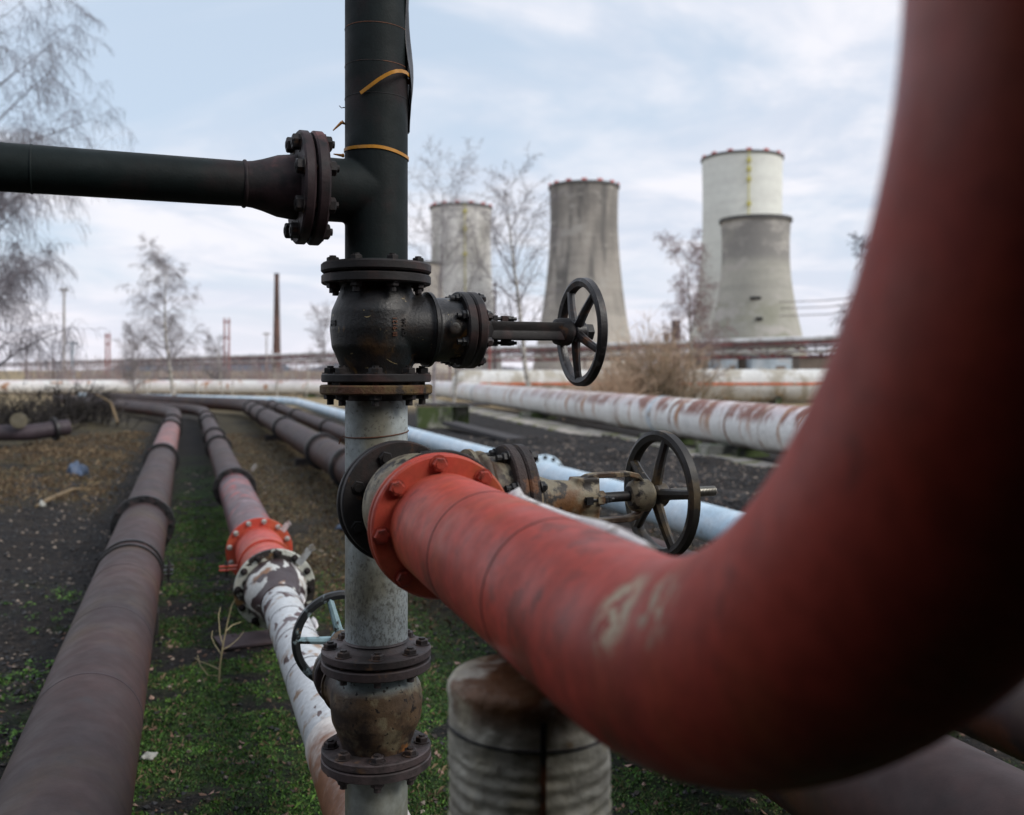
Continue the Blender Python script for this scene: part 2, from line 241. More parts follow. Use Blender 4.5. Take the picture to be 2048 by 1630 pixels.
M['paper_pale'] = mat('paper_pale', (0.42, 0.42, 0.38), rough=0.6)
M['cream'] = mat('cream', (0.09, 0.075, 0.045), rough=0.7)
M['galv'] = mat('galv', (0.50, 0.51, 0.50), [dict(col=(0.25, 0.22, 0.18), scale=20, thr=0.55, w=0.08)], rough=0.45, metallic=0.3)
M['blocker_dark'] = mat('blocker_dark', (0.03, 0.026, 0.024), rough=0.95, bump=0.5, bscale=8, bdist=0.01)  # near-black surface of the added light-blocking walls and roof
M['mast'] = mat('mast', (0.33, 0.30, 0.28), rough=0.8, bump=0)
M['mast_red'] = mat('mast_red', (0.30, 0.11, 0.10), rough=0.8, bump=0)
M['mast_blue'] = mat('mast_blue', (0.36, 0.42, 0.47), rough=0.8, bump=0)

# ------------------------------------------------------------------ mesh helpers
def basis(w):
    w = Vector(w).normalized()
    a = Vector((0, 0, 1)) if abs(w.z) < 0.9 else Vector((1, 0, 0))
    u = a.cross(w).normalized(); v = w.cross(u)
    return u, v, w
class MB:
    def __init__(s): s.v = []; s.f = []; s.m = []
    def ring(s, c, u, v, r, n, ru=None):
        i0 = len(s.v); ru = r if ru is None else ru
        for k in range(n):
            a = 2 * math.pi * k / n
            s.v.append(tuple(c + u * (math.cos(a) * r) + v * (math.sin(a) * ru)))
        return i0
    def bridge(s, a, b, n, mi=0):
        for k in range(n):
            k2 = (k + 1) % n
            s.f.append((a + k, a + k2, b + k2, b + k)); s.m.append(mi)
    def cap(s, a, n, flip, mi=0):
        idx = list(range(a, a + n)); s.f.append(tuple(reversed(idx)) if flip else tuple(idx)); s.m.append(mi)
    def lathe(s, o, d, prof, n=32, mi=0, cap0=True, cap1=True, closed=False, sy=1.0):
        o = Vector(o); u, v, w = basis(d); rings = [s.ring(o + w * t, u, v, r, n, r * sy) for t, r in prof]
        for a, b in zip(rings, rings[1:]): s.bridge(a, b, n, mi)
        if closed: s.bridge(rings[-1], rings[0], n, mi)
        else:
            if cap0: s.cap(rings[0], n, True, mi)
            if cap1: s.cap(rings[-1], n, False, mi)
        return s
    def cyl(s, a, b, r, r2=None, n=16, mi=0):
        a = Vector(a); b = Vector(b); return s.lathe(a, b - a, [(0, r), ((b - a).length, r if r2 is None else r2)], n, mi)
    def tube(s, pts, rad, n=8, mi=0, caps=True, closed=False):
        pts = [Vector(p) for p in pts]; m = len(pts); rings = []
        if not hasattr(rad, '__len__'): rad = [rad] * m
        u = None
        for i, p in enumerate(pts):
            if closed: t = pts[(i + 1) % m] - pts[i - 1]
            else: t = pts[min(i + 1, m - 1)] - pts[max(i - 1, 0)]
            if t.length < 1e-9: t = Vector((0, 0, 1))
            t.normalize()
            if u is None: u, v, _ = basis(t)
            else:
                u = (u - t * u.dot(t)); u = u.normalized() if u.length > 1e-6 else basis(t)[0]
                v = t.cross(u)
            rings.append(s.ring(p, u, v, rad[i], n))
        for a, b in zip(rings, rings[1:]): s.bridge(a, b, n, mi)
        if closed: s.bridge(rings[-1], rings[0], n, mi)
        elif caps: s.cap(rings[0], n, True, mi); s.cap(rings[-1], n, False, mi)
        return s
    def box(s, c, size, rot=None, mi=0, top=1.0):
        c = Vector(c); i0 = len(s.v); rot = rot or Matrix.Identity(3)
        for z in (-1, 1):
            k = top if z > 0 else 1.0
            for x, y in ((-1, -1), (1, -1), (1, 1), (-1, 1)):
                s.v.append(tuple(c + rot @ Vector((x * size[0] / 2 * k, y * size[1] / 2 * k, z * size[2] / 2))))
        for q in ((3, 2, 1, 0), (4, 5, 6, 7), (0, 1, 5, 4), (1, 2, 6, 5), (2, 3, 7, 6), (3, 0, 4, 7)):
            s.f.append(tuple(i0 + k for k in q)); s.m.append(mi)
        return s
    def beam(s, a, b, w, h, mi=0):
        a = Vector(a); b = Vector(b); u, v, d = basis(b - a); i0 = len(s.v)
        for p in (a, b):
            for x, y in ((-1, -1), (1, -1), (1, 1), (-1, 1)): s.v.append(tuple(p + u * (x * w / 2) + v * (y * h / 2)))
        for q in ((3, 2, 1, 0), (4, 5, 6, 7), (0, 1, 5, 4), (1, 2, 6, 5), (2, 3, 7, 6), (3, 0, 4, 7)):
            s.f.append(tuple(i0 + k for k in q)); s.m.append(mi)
        return s
    def hexa(s, o, d, r, t, mi=0, spin=0.0):
        o = Vector(o); u, v, w = basis(d); cs, sn = math.cos(spin), math.sin(spin)
        u, v = u * cs + v * sn, v * cs - u * sn
        a = s.ring(o, u, v, r, 6); b = s.ring(o + w * t * 0.85, u, v, r, 6); c = s.ring(o + w * t, u, v, r * 0.86, 6)
        s.bridge(a, b, 6, mi); s.bridge(b, c, 6, mi); s.cap(a, 6, True, mi); s.cap(c, 6, False, mi); return s
    def build(s, name, mats, parent=None, smooth=35, loc=None, mtx=None):
        me = bpy.data.meshes.new(name); me.from_pydata(s.v, [], s.f)
        if not isinstance(mats, (list, tuple)): mats = [mats]
        for k in mats: me.materials.append(M[k] if isinstance(k, str) else k)
        if len(mats) > 1: me.polygons.foreach_set('material_index', s.m)
        if smooth:
            me.polygons.foreach_set('use_smooth', [True] * len(me.polygons)); me.update()
            me.set_sharp_from_angle(angle=R(smooth))
        me.update()
        o = bpy.data.objects.new(name, me); COL.objects.link(o)
        if parent is not None: o.parent = parent
        if loc is not None: o.location = loc
        if mtx is not None: o.matrix_local = mtx
        return o
def tag(o, label=None, cat=None, group=None, kind=None):
    if label: o['label'] = label
    if cat: o['category'] = cat
    if group: o['group'] = group
    if kind: o['kind'] = kind
    return o
def empty(name, label, cat, loc=(0, 0, 0), rot=None, group=None):
    o = bpy.data.objects.new(name, None); COL.objects.link(o); o.empty_display_size = 0.1
    if rot is not None: o.matrix_world = Matrix.Translation(loc) @ rot.to_4x4()
    else: o.location = loc
    return tag(o, label, cat, group)
def pix(px, py, Y): return Vector(((px - 1024) / F * Y, Y, CH - (py - HZ) / F * Y))
def flange_prof(t0, t1, r, ri, bev=0.003):
    return [(t0, ri), (t0, r - bev), (t0 + bev, r), (t1 - bev, r), (t1, r - bev), (t1, ri)]
def remesh(o, vox, it=3, fac=0.6):
    m = o.modifiers.new('remesh', 'REMESH'); m.mode = 'VOXEL'; m.voxel_size = vox; m.use_smooth_shade = True
    if it:
        s = o.modifiers.new('smooth', 'SMOOTH'); s.iterations = it; s.factor = fac
    return o
def bolt_mesh(grip, r=0.0165, stud=0.012, mats=('black_ring',), head=0.016, proud=0.012):
    b = MB()
    b.hexa((0, 0, grip / 2), (0, 0, 1), r, head, spin=random.random())
    b.hexa((0, 0, -grip / 2), (0, 0, -1), r, head * 0.95, spin=random.random())
    if proud > 0: b.cyl((0, 0, -grip / 2 - head * 0.9), (0, 0, -grip / 2 - head - proud), stud * 0.8, n=10)
    b.cyl((0, 0, grip / 2 + head * 0.9), (0, 0, grip / 2 + head + proud * 0.35), stud * 0.75, n=10)
    b.cyl((0, 0, grip / 2 - 0.001), (0, 0, grip / 2 + 0.002), r * 1.25, n=14)
    b.cyl((0, 0, -grip / 2 - 0.002), (0, 0, -grip / 2 + 0.001), r * 1.25, n=14)
    b.cyl((0, 0, -grip / 2), (0, 0, grip / 2), stud * 0.7, n=8)
    return b
def bolts(parent, c, axis, rad, n, grip, mats, phase=0.0, jit=0.25, sy=1.0, **kw):
    """a ring of bolts, each one a part of its own sharing one mesh"""
    proto = None; u, v, w = basis(axis); c = Vector(c)
    for k in range(n):
        a = 2 * math.pi * (k + phase) / n
        p = c + u * math.cos(a) * rad + v * math.sin(a) * rad * sy
        rot = Matrix((u, v, w)).transposed() @ Matrix.Rotation(random.uniform(-jit, jit) * 4, 3, 'Z')
        mt = Matrix.Translation(p) @ rot.to_4x4()
        if proto is None: proto = bolt_mesh(grip, **kw).build('bolt', mats, parent, mtx=mt, smooth=30)
        else:
            o = proto.copy(); COL.objects.link(o); o.parent = parent; o.matrix_local = mt
def Rz(a): return Matrix.Rotation(a, 3, 'Z')

# ------------------------------------------------------------------ ground
SL = -0.333; TH = math.atan(0.333); CS = math.cos(TH); SN = math.sin(TH)
def hgt(x, y):
    q = x + 0.333 * y
    h = 0.035 * noise.noise(Vector((x * 0.9, y * 0.9, 0))) + 0.018 * noise.noise(Vector((x * 4, y * 4, 3)))
    if y < 40: h += 0.012 * noise.noise(Vector((x * 13, y * 13, 7))) + 0.006 * noise.noise(Vector((x * 31, y * 31, 1)))
    # coal bank on the left of the pipes
    a = max(0.0, min(1.0, (-0.9 - q) / 1.6)) * max(0.0, min(1.0, (y - 3) / 5)) * max(0.0, min(1.0, (40 - y) / 15))
    h += 0.30 * a * a * (3 - 2 * a) * (0.75 + 0.6 * noise.noise(Vector((x * 0.35, y * 0.35, 5))))
    # coal heap on the right, between the blue pipe and the big white one
    b = max(0.0, min(1.0, (q - 5.1) / 0.9)) * max(0.0, min(1.0, (8.3 - (x + 0.235 * y)) / 1.0)) * max(0.0, min(1.0, (28 - y) / 8))
    h += 0.26 * b * (0.7 + 0.7 * noise.noise(Vector((x * 0.8, y * 0.8, 9))))
    if y > 40: h *= max(0.0, min(1.0, (70 - y) / 30))
    return h
def axis_pts(lo, hi, step, far, g=1.16):
    a = list(np.arange(lo, hi, step)); s = step; x = hi
    while x < far: a.append(x); s *= g; x += s
    s = step; x = lo - step
    while x > -far: a.insert(0, x); s *= g; x -= s
    return a
gx = axis_pts(-5.0, 4.2, 0.036, 3000); gy = axis_pts(2.6, 13.0, 0.045, 4000, 1.07)
gy = [y for y in gy if y > -60]
nx, ny = len(gx), len(gy)
verts = [(x, y, hgt(x, y)) for y in gy for x in gx]
faces = [(j * nx + i, j * nx + i + 1, (j + 1) * nx + i + 1, (j + 1) * nx + i) for j in range(ny - 1) for i in range(nx - 1)]
gm = bpy.data.meshes.new('ground'); gm.from_pydata(verts, [], faces)
def sm(a, b, x): t = max(0.0, min(1.0, (x - a) / (b - a))); return t * t * (3 - 2 * t)
def masks(x, y):
    q = x + 0.333 * y
    n1 = noise.noise(Vector((x * 1.1, y * 1.1, 11))); n2 = noise.noise(Vector((x * 2.7, y * 2.7, 4)))
    n3 = 0.5 * n1 + 0.5 * n2
    green = sm(-0.55, -0.3, q) * (1 - sm(1.4, 2.1, q)) * (1 - sm(6.0, 9.5, y + 2.0 * n1))
    green = max(green, sm(-0.3, 0, q) * (1 - sm(0.35, 0.6, q)) * (1 - sm(14, 22, y)) * sm(-0.5, 0.1, n3 + 0.2))
    green = max(green, 0.8 * (1 - sm(4.4, 6.0, y)) * sm(-3.5, -2.0, x))
    green = max(green, (1 - sm(-0.8, -0.4, q)) * (1 - sm(5.5, 8.0, y)) * sm(0.05, 0.4, n3 + 0.03))
    green *= sm(-0.30, 0.12, n3 + 0.35 * noise.noise(Vector((x * 7, y * 7, 21))))
    brown = sm(0.6, 1.0, q) * (1 - sm(4.2, 5.2, q)) * sm(5.5, 8, y) * sm(-0.5, 0.1, n1 + 0.25)
    brown = max(brown, (1 - sm(-1.3, -0.7, q)) * sm(10.8, 13.5, y + 1.6 * n1 - (q + 1) * 0.8) * sm(-0.3, 0.15, n2 + 0.15))
    straw = sm(36, 48, y)
    return max(0, min(1, green)), max(0, min(1, brown)), straw
ca = gm.color_attributes.new('masks', 'FLOAT_COLOR', 'POINT')
buf = np.zeros((len(verts), 4), dtype=np.float32); buf[:, 3] = 1
for i, (x, y, z) in enumerate(verts):
    if -60 < x < 60 and y < 90: buf[i, :3] = masks(x, y)
    else: buf[i, :3] = (0, 0, 1 if y > 40 else 0)
ca.data.foreach_set('color', buf.ravel())
gm.polygons.foreach_set('use_smooth', [True] * len(faces)); gm.update()
def ground_mat():
    m = bpy.data.materials.new('coal_ground'); m.use_nodes = True; t = m.node_tree; n = t.nodes; l = t.links; bs = n['Principled BSDF']
    bs.inputs['Roughness'].default_value = 0.85; bs.inputs['Specular IOR Level'].default_value = 0.25
    tc = n.new('ShaderNodeTexCoord'); at = n.new('ShaderNodeAttribute'); at.attribute_name = 'masks'
    sp = n.new('ShaderNodeSeparateColor'); l.new(at.outputs['Color'], sp.inputs[0])
    def noi(s, d=8, r=0.65):
        x = n.new('ShaderNodeTexNoise'); x.inputs['Scale'].default_value = s; x.inputs['Detail'].default_value = d; x.inputs['Roughness'].default_value = r
        l.new(tc.outputs['Object'], x.inputs['Vector']); return x.outputs['Fac']
    def ramp(v, stops):
        x = n.new('ShaderNodeValToRGB'); l.new(v, x.inputs[0]); e = x.color_ramp.elements
        e[0].position, e[0].color = stops[0][0], (*stops[0][1], 1); e[1].position, e[1].color = stops[-1][0], (*stops[-1][1], 1)
        for p, c in stops[1:-1]:
            k = e.new(p); k.color = (*c, 1)
        return x.outputs[0]
    def mix(f, a, b):
        x = n.new('ShaderNodeMix'); x.data_type = 'RGBA'; l.new(f, x.inputs[0]); l.new(a, x.inputs[6]); l.new(b, x.inputs[7]); return x.outputs[2]
    coal = ramp(noi(48), [(0.42, (0.003, 0.003, 0.004)), (0.52, (0.010, 0.009, 0.009)), (0.60, (0.03, 0.024, 0.02)), (0.70, (0.14, 0.105, 0.08))])
    patch = ramp(noi(1.7, 5), [(0.42, (0, 0, 0)), (0.62, (1, 1, 1))])
    dirt = ramp(noi(20), [(0.38, (0.012, 0.009, 0.007)), (0.55, (0.045, 0.033, 0.024)), (0.72, (0.17, 0.12, 0.085))])
    x = n.new('ShaderNodeMath'); x.operation = 'MULTIPLY'; x.inputs[1].default_value = 0.3; l.new(patch, x.inputs[0])
    c = mix(x.outputs[0], coal, dirt)
    brown = ramp(noi(16), [(0.38, (0.012, 0.009, 0.006)), (0.48, (0.045, 0.032, 0.018)), (0.58, (0.085, 0.075, 0.028)), (0.70, (0.18, 0.12, 0.08))])
    c = mix(sp.outputs[1], c, brown)
    green = ramp(noi(26), [(0.38, (0.004, 0.006, 0.003)), (0.5, (0.018, 0.045, 0.008)), (0.62, (0.05, 0.09, 0.018)), (0.75, (0.09, 0.07, 0.035))])
    c = mix(sp.outputs[0], c, green)
    straw = ramp(noi(0.5), [(0.35, (0.13, 0.10, 0.05)), (0.5, (0.30, 0.23, 0.13)), (0.7, (0.38, 0.31, 0.2))])
    c = mix(sp.outputs[2], c, straw)
    l.new(c, bs.inputs['Base Color'])
    b = n.new('ShaderNodeBump'); b.inputs['Strength'].default_value = 0.9; b.inputs['Distance'].default_value = 0.02
    l.new(noi(45), b.inputs['Height']); l.new(b.outputs[0], bs.inputs['Normal'])
    return m
gm.materials.append(ground_mat())
ground = bpy.data.objects.new('ground', gm); COL.objects.link(ground); tag(ground, kind='structure')
# concrete path along the big white pipe
pb = MB(); i0 = 0
ys = [6 + 1.0 * k for k in range(56)]
for k, y in enumerate(ys):
    cxx = 8.05 - 0.235 * y
    wv = 0.08 * noise.noise(Vector((y * 0.6, 2, 0)))
    for dx, dz in ((-0.62 + wv, -0.2), (-0.6 + wv, 0.055), (0.6, 0.055), (0.62, -0.2)): pb.v.append((cxx + dx, y, dz))
for k in range(len(ys) - 1):
    for j in range(3):
        a = k * 4 + j; pb.f.append((a, a + 1, a + 5, a + 4)); pb.m.append(0)
tag(pb.build('path', 'path_concrete', smooth=None), kind='structure')
hb = MB()
for hx, hw, hh in ((-520, 190, 24), (-400, 130, 30), (-250, 150, 18), (-60, 260, 13), (420, 300, 16)):
    hb.lathe((hx, 1500, -4), (0, 0, 1), [(0, hw), (hh * 0.5, hw * 0.7), (hh * 0.85, hw * 0.35), (hh, hw * 0.06)], 28, 0, sy=0.5)
M['far_hill'] = mat('far_hill', (0.07, 0.09, 0.12), rough=1, bump=0, vscale=0.01)
tag(hb.build('hills', 'far_hill'), kind='structure')

# added walls and roof out of view, keeping sky light off the near pipes
wk = empty('shed_canopy', 'unseen dark roof and walls added round the viewpoint to block light', 'shed', (0.5, -1.0, 0))
b = MB(); b.box((0.0, -1.6, 1.5), (8.0, 0.2, 3.2)); b.box((2.1, 0.35, 1.5), (0.2, 3.7, 3.2)); b.box((-3.9, 0.05, 1.5), (0.2, 3.1, 3.2)); b.build('wall', 'blocker_dark', wk, smooth=None)
b = MB(); b.box((-0.9, -0.05, 2.8), (6.4, 3.3, 0.10)); b.build('roof', 'blocker_dark', wk, smooth=None)
# ------------------------------------------------------------------ gate valves
def wheel_parts(p, t, rad, rimmat, spokemat, n=5, spin=0.0, flat=False, hubr=0.031, fat=0.0):
    """spoked handwheel round the local x axis at distance t"""
    rim = MB(); K = 64
    prof = [(-0.011, rad - 0.024), (-0.015, rad - 0.010), (-0.010, rad), (0.008, rad + 0.001), (0.014, rad - 0.008), (0.012, rad - 0.024), (0.0, rad - 0.027)]
    rim.lathe((t, 0, 0), (1, 0, 0), prof, K, 0, closed=True)
    w = bpy.data.objects.new('handwheel', None)
    wo = rim.build('handwheel', rimmat, p)
    hub = MB(); hub.lathe((t - 0.026, 0, 0), (1, 0, 0), [(0, hubr * 0.9), (0.004, hubr), (0.032, hubr), (0.038, hubr * 0.85)], 24)
    hub.build('hub', spokemat, wo)
    for k in range(n):
        a = spin + 2 * math.pi * k / n; d = Vector((0, math.cos(a), math.sin(a)))
        sp = MB(); pts = []; rr = []
        for j in range(7):
            f = j / 6; pts.append(Vector((t - 0.016 + 0.016 * f - 0.003 * math.sin(f * math.pi), 0, 0)) + d * (0.016 + (rad - 0.028) * f))
            rr.append((0.0145 - 0.004 * f + 0.002 * max(0, f - 0.8) * 5) * (fat if fat else 1))
        sp.tube(pts, rr, 8)
        sp.build('spoke', spokemat, wo)
    return wo
def gate_valve(name, label, org, rot, mats, ft0, ft1, style=1, wt=0.60, spin=0.3, rising=0.0, fl_top=(0.10, 0.143), frad=0.146, group='cast iron gate valves', yoke_gap=0.030, brad=0.136, bsy=0.78, wheelmats=('wheel_dark', 'wheel_dark'), flmats=None, flange_lug=False, top_round=True):
    root = empty(name, label, 'valve', org, rot, group)
    body_m, bonnet_m, flange_m, bolt_m = mats
    fz1, fz0 = fl_top
    b = MB()
    # hollow looking barrel round the pipe axis with its bulge
    zt, zb = ft1, -ft0
    prof = [(-zb * -1, 0.086)]
    prof = [(zb, 0.090), (zb + 0.028, 0.092), (zb * 0.58, 0.104), (zb * 0.34, 0.119), (0, 0.124), (zt * 0.34, 0.119), (zt * 0.58, 0.104), (zt - 0.028, 0.092), (zt, 0.090)]
    b.lathe((0, 0, 0), (0, 0, 1), prof, 40)
    b.lathe((0.0, 0, 0), (1, 0, 0), [(0, 0.116), (0.128, 0.116), (0.132, 0.124), (0.146, 0.124), (0.150, 0.110), (0.222, 0.110), (0.24, 0.112)], 44, sy=bsy + 0.02)
    b.lathe((0.185, -0.04, 0), (0, -1, 0), [(0, 0.02), (0.074, 0.02), (0.079, 0.016)], 18)
    o = b.build('body', body_m, root); remesh(o, 0.0045, 4)
    rib = MB(); rib.lathe((0.140, 0, 0), (1, 0, 0), [(-0.006, 0.118), (-0.005, 0.1285), (0.004, 0.1285), (0.006, 0.118)], 56, closed=True, sy=bsy + 0.02); rib.build('rib', body_m, root)
    fl = MB(); fl.lathe((0, 0, zt), (0, 0, 1), flange_prof(-0.024, 0, frad, 0.05), 64); fl.build('flange', flange_m, root)
    fl = MB(); fl.lathe((0, 0, zb), (0, 0, 1), flange_prof(0, 0.022, frad, 0.05), 64); fl.build('flange', flange_m, root)
    # bonnet joint
    fl = MB(); fl.lathe((0.220, 0, 0), (1, 0, 0), flange_prof(0, 0.026, brad, 0.03, 0.004), 64, sy=bsy); fl.build('body_flange', flange_m if flmats is None else flmats, root)
    fl = MB(); fl.lathe((0.220, 0, 0), (1, 0, 0), flange_prof(0.0285, 0.055, brad, 0.03, 0.005), 64, sy=bsy); bf = fl.build('bonnet_flange', bonnet_m if flmats is None else flmats, root)
    bolts(root, (0.2475, 0, 0), (1, 0, 0), brad - 0.019, 8, 0.056, bolt_m, phase=0.5, sy=bsy, r=0.0135, stud=0.010, head=0.014, proud=0.012)
    d = MB()
    d.lathe((0, 0, 0), (1, 0, 0), [(0.270, 0.092), (0.288, 0.086), (0.305, 0.062), (0.318, 0.045), (0.328, 0.034), (0.345, 0.031)], 36, sy=0.9)
    d.beam((0.29, 0, 0), (0.345, 0, 0), 0.085, 0.05)
    GX = 0.095 if style == 2 else 0.0
    do = d.build('bonnet', bonnet_m, root); remesh(do, 0.004, 3)
    # stuffing box with two gland bolts
    g = MB(); g.lathe((0, 0, 0), (1, 0, 0), [(0.335 + GX, 0.024), (0.372 + GX, 0.024), (0.374 + GX, 0.017), (0.392 + GX, 0.017)], 24)
    g.beam((0.366 + GX, 0, -0.042), (0.366 + GX, 0, 0.042), 0.016, 0.018); g.build('gland', bonnet_m, root)
    for s in (-1, 1):
        e = MB(); e.cyl((0.322, 0, s * 0.034), (0.402, 0, s * 0.034), 0.005, n=10); e.hexa((0.376, 0, s * 0.034), (1, 0, 0), 0.0095, 0.010)
        e.box((0.334, 0, s * 0.034), (0.018, 0.018, 0.018)); e.hexa((0.388, 0, s * 0.034), (1, 0, 0), 0.008, 0.006); e.v = [(v_[0] + GX, v_[1], v_[2]) for v_ in e.v]; e.build('gland_bolt', bolt_m, root)
    # yoke arms either side of the stem
    y1 = wt - 0.045
    if style == 2:
        nb_ = MB(); nb_.lathe((0, 0, 0), (1, 0, 0), [(0.272, 0.070), (0.31, 0.062), (0.345, 0.050), (0.42, 0.044), (0.462, 0.048)], 32, sy=0.8)
        nb_.box((0.435, 0, 0), (0.06, 0.104, 0.05)); o_ = nb_.build('yoke_neck', bonnet_m, root); remesh(o_, 0.004, 4)
        pts = [(0.425, 0.042), (0.445, 0.051), (0.47, 0.054), (y1 - 0.05, 0.054), (y1 - 0.025, 0.048), (y1 - 0.008, 0.028)]
    else: pts = [(0.30, 0.042), (0.325, yoke_gap + 0.013), (0.36, yoke_gap + 0.009), (y1 - 0.06, yoke_gap + 0.006), (y1 - 0.03, yoke_gap + 0.002), (y1 - 0.012, yoke_gap - 0.010)]
    kz = 0.62 if style == 2 else 1.0
    for s in (-1, 1):
        a = MB()
        for (x, y) in pts:
            for dy, dz in ((-0.0055, -0.025), (0.0065, -0.025), (0.0075, -0.015), (0.0030, 0), (0.0075, 0.015), (0.0065, 0.025), (-0.0055, 0.025)):
                a.v.append((x, s * (y + dy), dz * kz))
        n7 = 7
        for k in range(len(pts) - 1): a.bridge(k * n7, (k + 1) * n7, n7)
        a.cap(0, n7, True); a.cap((len(pts) - 1) * n7, n7, False)
        ao = a.build('yoke_arm', bonnet_m, root, smooth=25); bv = ao.modifiers.new('bevel', 'BEVEL'); bv.width = 0.0015; bv.segments = 2
    hr = 0.040
    h = MB(); h.lathe((0, 0, 0), (1, 0, 0), [(y1 - 0.045, 0.024), (y1 - 0.036, hr - 0.004), (y1 - 0.022, hr), (y1 + 0.004, hr), (y1 + 0.012, hr - 0.006), (y1 + 0.018, 0.026)], 30); h.build('yoke_head', bonnet_m, root)
    st = MB(); st.cyl((0.33, 0, 0), (wt + 0.012, 0, 0), 0.0125, n=18); st.build('stem', bolt_m, root)
    wheel_parts(root, wt, 0.157, wheelmats[0], wheelmats[1], spin=spin)
    if rising > 0:
        th = MB(); prof = [(wt + 0.005, 0.011)]; x = wt + 0.01
        while x < wt + rising:
            prof += [(x, 0.0098), (x + 0.0016, 0.0128), (x + 0.003, 0.0128)]; x += 0.0046
        prof += [(x, 0.0095)]
        th.lathe((0, 0, 0), (1, 0, 0), prof, 20); th.build('threaded_stem', 'steel_thread', root, smooth=20)
        nb = MB(); nb.hexa((wt + 0.010, 0, 0), (1, 0, 0), 0.021, 0.014); nb.build('hub_nut', bolt_m, root)
    else:
        nb = MB(); nb.hexa((wt + 0.010, 0, 0), (1, 0, 0), 0.026, 0.024); nb.build('hub_nut', bolt_m, root)
    return root
PX, PY = -0.3642, 2.62      # axis of the upright pipe
def zpy(py): return CH - (py - HZ) * PY / F
def frame(xd, zd):
    x = Vector(xd).normalized(); z = Vector(zd).normalized(); y = z.cross(x).normalized(); x = y.cross(z)
    return Matrix((x, y, z)).transposed()
A1 = R(20.5); Z1 = zpy(658)
v1 = gate_valve('gate_valve', 'black cast iron gate valve high on the upright pipe, handwheel before the cooling towers', (PX, PY, Z1), frame((math.cos(A1), math.sin(A1), 0), (0, 0, 1)),
    ('cast_black', 'black_rust', 'black_rust', 'black_ring'), Z1 - zpy(764), zpy(552) - Z1, wt=0.603, spin=R(-84))
Z2 = zpy(1398)
v2 = gate_valve('gate_valve', 'rust brown gate valve at the foot of the upright pipe, chipped blue handwheel behind', (PX, PY, Z2), frame((-0.32, 0.94, 0), (0, 0, 1)),
    ('cast_brown', 'cast_brown', 'lower_flange', 'lower_flange'), Z2 - zpy(1505), zpy(1315) - Z2, wt=0.62, spin=R(75), wheelmats=('wheel_rim_worn', 'wheel_blue'))
RX0 = 0.512; RZ = 1.3835; RSL = -0.331
def redpt(Y): return Vector((RX0 + RSL * Y, Y, RZ))
RD = Vector((0.316, -0.949, 0)).normalized()
v3 = gate_valve('gate_valve', 'weathered olive gate valve behind the red pipe with a long threaded stem through its handwheel', redpt(2.150) + Vector((0, 0, 0.010)), frame((math.cos(R(24.5)), math.sin(R(24.5)), 0), RD.lerp(Vector((math.sin(R(24.5)), -math.cos(R(24.5)), 0)), 1.0)),
    ('cast_olive', 'cast_olive', 'black_rust', 'black_ring'), 0.166, 0.138, style=2, frad=0.140, wt=0.650, spin=R(-60), rising=0.16, wheelmats=('wheel_olive', 'wheel_olive'), flmats='rust_flange')
for ch in v3.children:
    if not ch.name.startswith(('flange', 'body.')) and ch.name != 'body': ch.location.x -= 0.028
# cast lettering on the first valve, half eaten by rust
def cast_text(parent, body, ang, z, size, mt, name='cast_lettering', r0=0.1245, rot=math.pi / 2):
    cu = bpy.data.curves.new(name, 'FONT'); cu.body = body; cu.size = size; cu.align_x = 'CENTER'; cu.align_y = 'CENTER'; cu.extrude = 0.0012
    to = bpy.data.objects.new(name, cu); COL.objects.link(to); bpy.context.view_layer.update()
    me = bpy.data.meshes.new_from_object(to.evaluated_get(bpy.context.evaluated_depsgraph_get())); COL.objects.unlink(to)
    c, s = math.cos(rot), math.sin(rot)
    for v in me.vertices:
        x, y = v.co.x * c - v.co.y * s, v.co.x * s + v.co.y * c
        a = ang + x / 0.12; zz = z + y; rr = r0 - 0.30 * zz * zz / 0.12 * 1.2 + v.co.z
        v.co = (rr * math.cos(a), rr * math.sin(a), zz)
    me.materials.clear(); me.materials.append(M[mt])
    o = bpy.data.objects.new(name, me); COL.objects.link(o); o.parent = parent; return o
cast_text(v1, 'III 9121', R(-80), 0.002, 0.017, 'wire_rust', r0=0.1255)
cast_text(v1, 'CV 546', R(-68), 0.002, 0.015, 'black_rust', r0=0.1265)
cast_text(v1, 'HB', R(-168), 0.012, 0.024, 'cast_black', rot=0)

# ------------------------------------------------------------------ upper black tee pipe
tee = empty('tee_pipe', 'tall black vertical tee pipe rising out of the top of the view', 'pipe', (PX, PY, zpy(552)))
UB = Vector((-math.cos(R(22)), -math.sin(R(22)), 0)); zt_ = zpy(386) - zpy(552)
b = MB(); b.lathe((0, 0, 0.03), (0, 0, 1), [(0, 0.084), (1.6, 0.084)], 64); b.lathe((0, 0, zt_), UB, [(0, 0.0835), (0.155, 0.0835)], 64)
for s in (1, -1):   # fillet of the tee
    b.tube([Vector((0, 0, zt_ + s * 0.088)) + UB * 0.070, Vector((0, 0, zt_ + s * 0.094)) + UB * 0.078], 0.012, 10)
o = b.build('pipe_body', 'black_paint', tee); remesh(o, 0.004, 5)
b = MB(); b.lathe((0, 0, 0), (0, 0, 1), flange_prof(0.0055, 0.032, 0.147, 0.05, 0.005), 64); b.build('flange', 'black_rust', tee)
b = MB(); b.lathe((0, 0, 0), (0, 0, 1), [(0.03, 0.090), (0.036, 0.0885), (0.04, 0.0845)], 48); b.build('weld_bead', 'black_paint', tee)
bolts(tee, (0, 0, 0.003), (0, 0, 1), 0.121, 8, 0.054, 'black_rust', phase=0.62, r=0.0165, head=0.014)
b = MB(); b.lathe((0, 0, zt_), UB, flange_prof(0.150, 0.180, 0.148, 0.05, 0.005), 64); b.build('flange', 'red_brown_side', tee)
pts = []
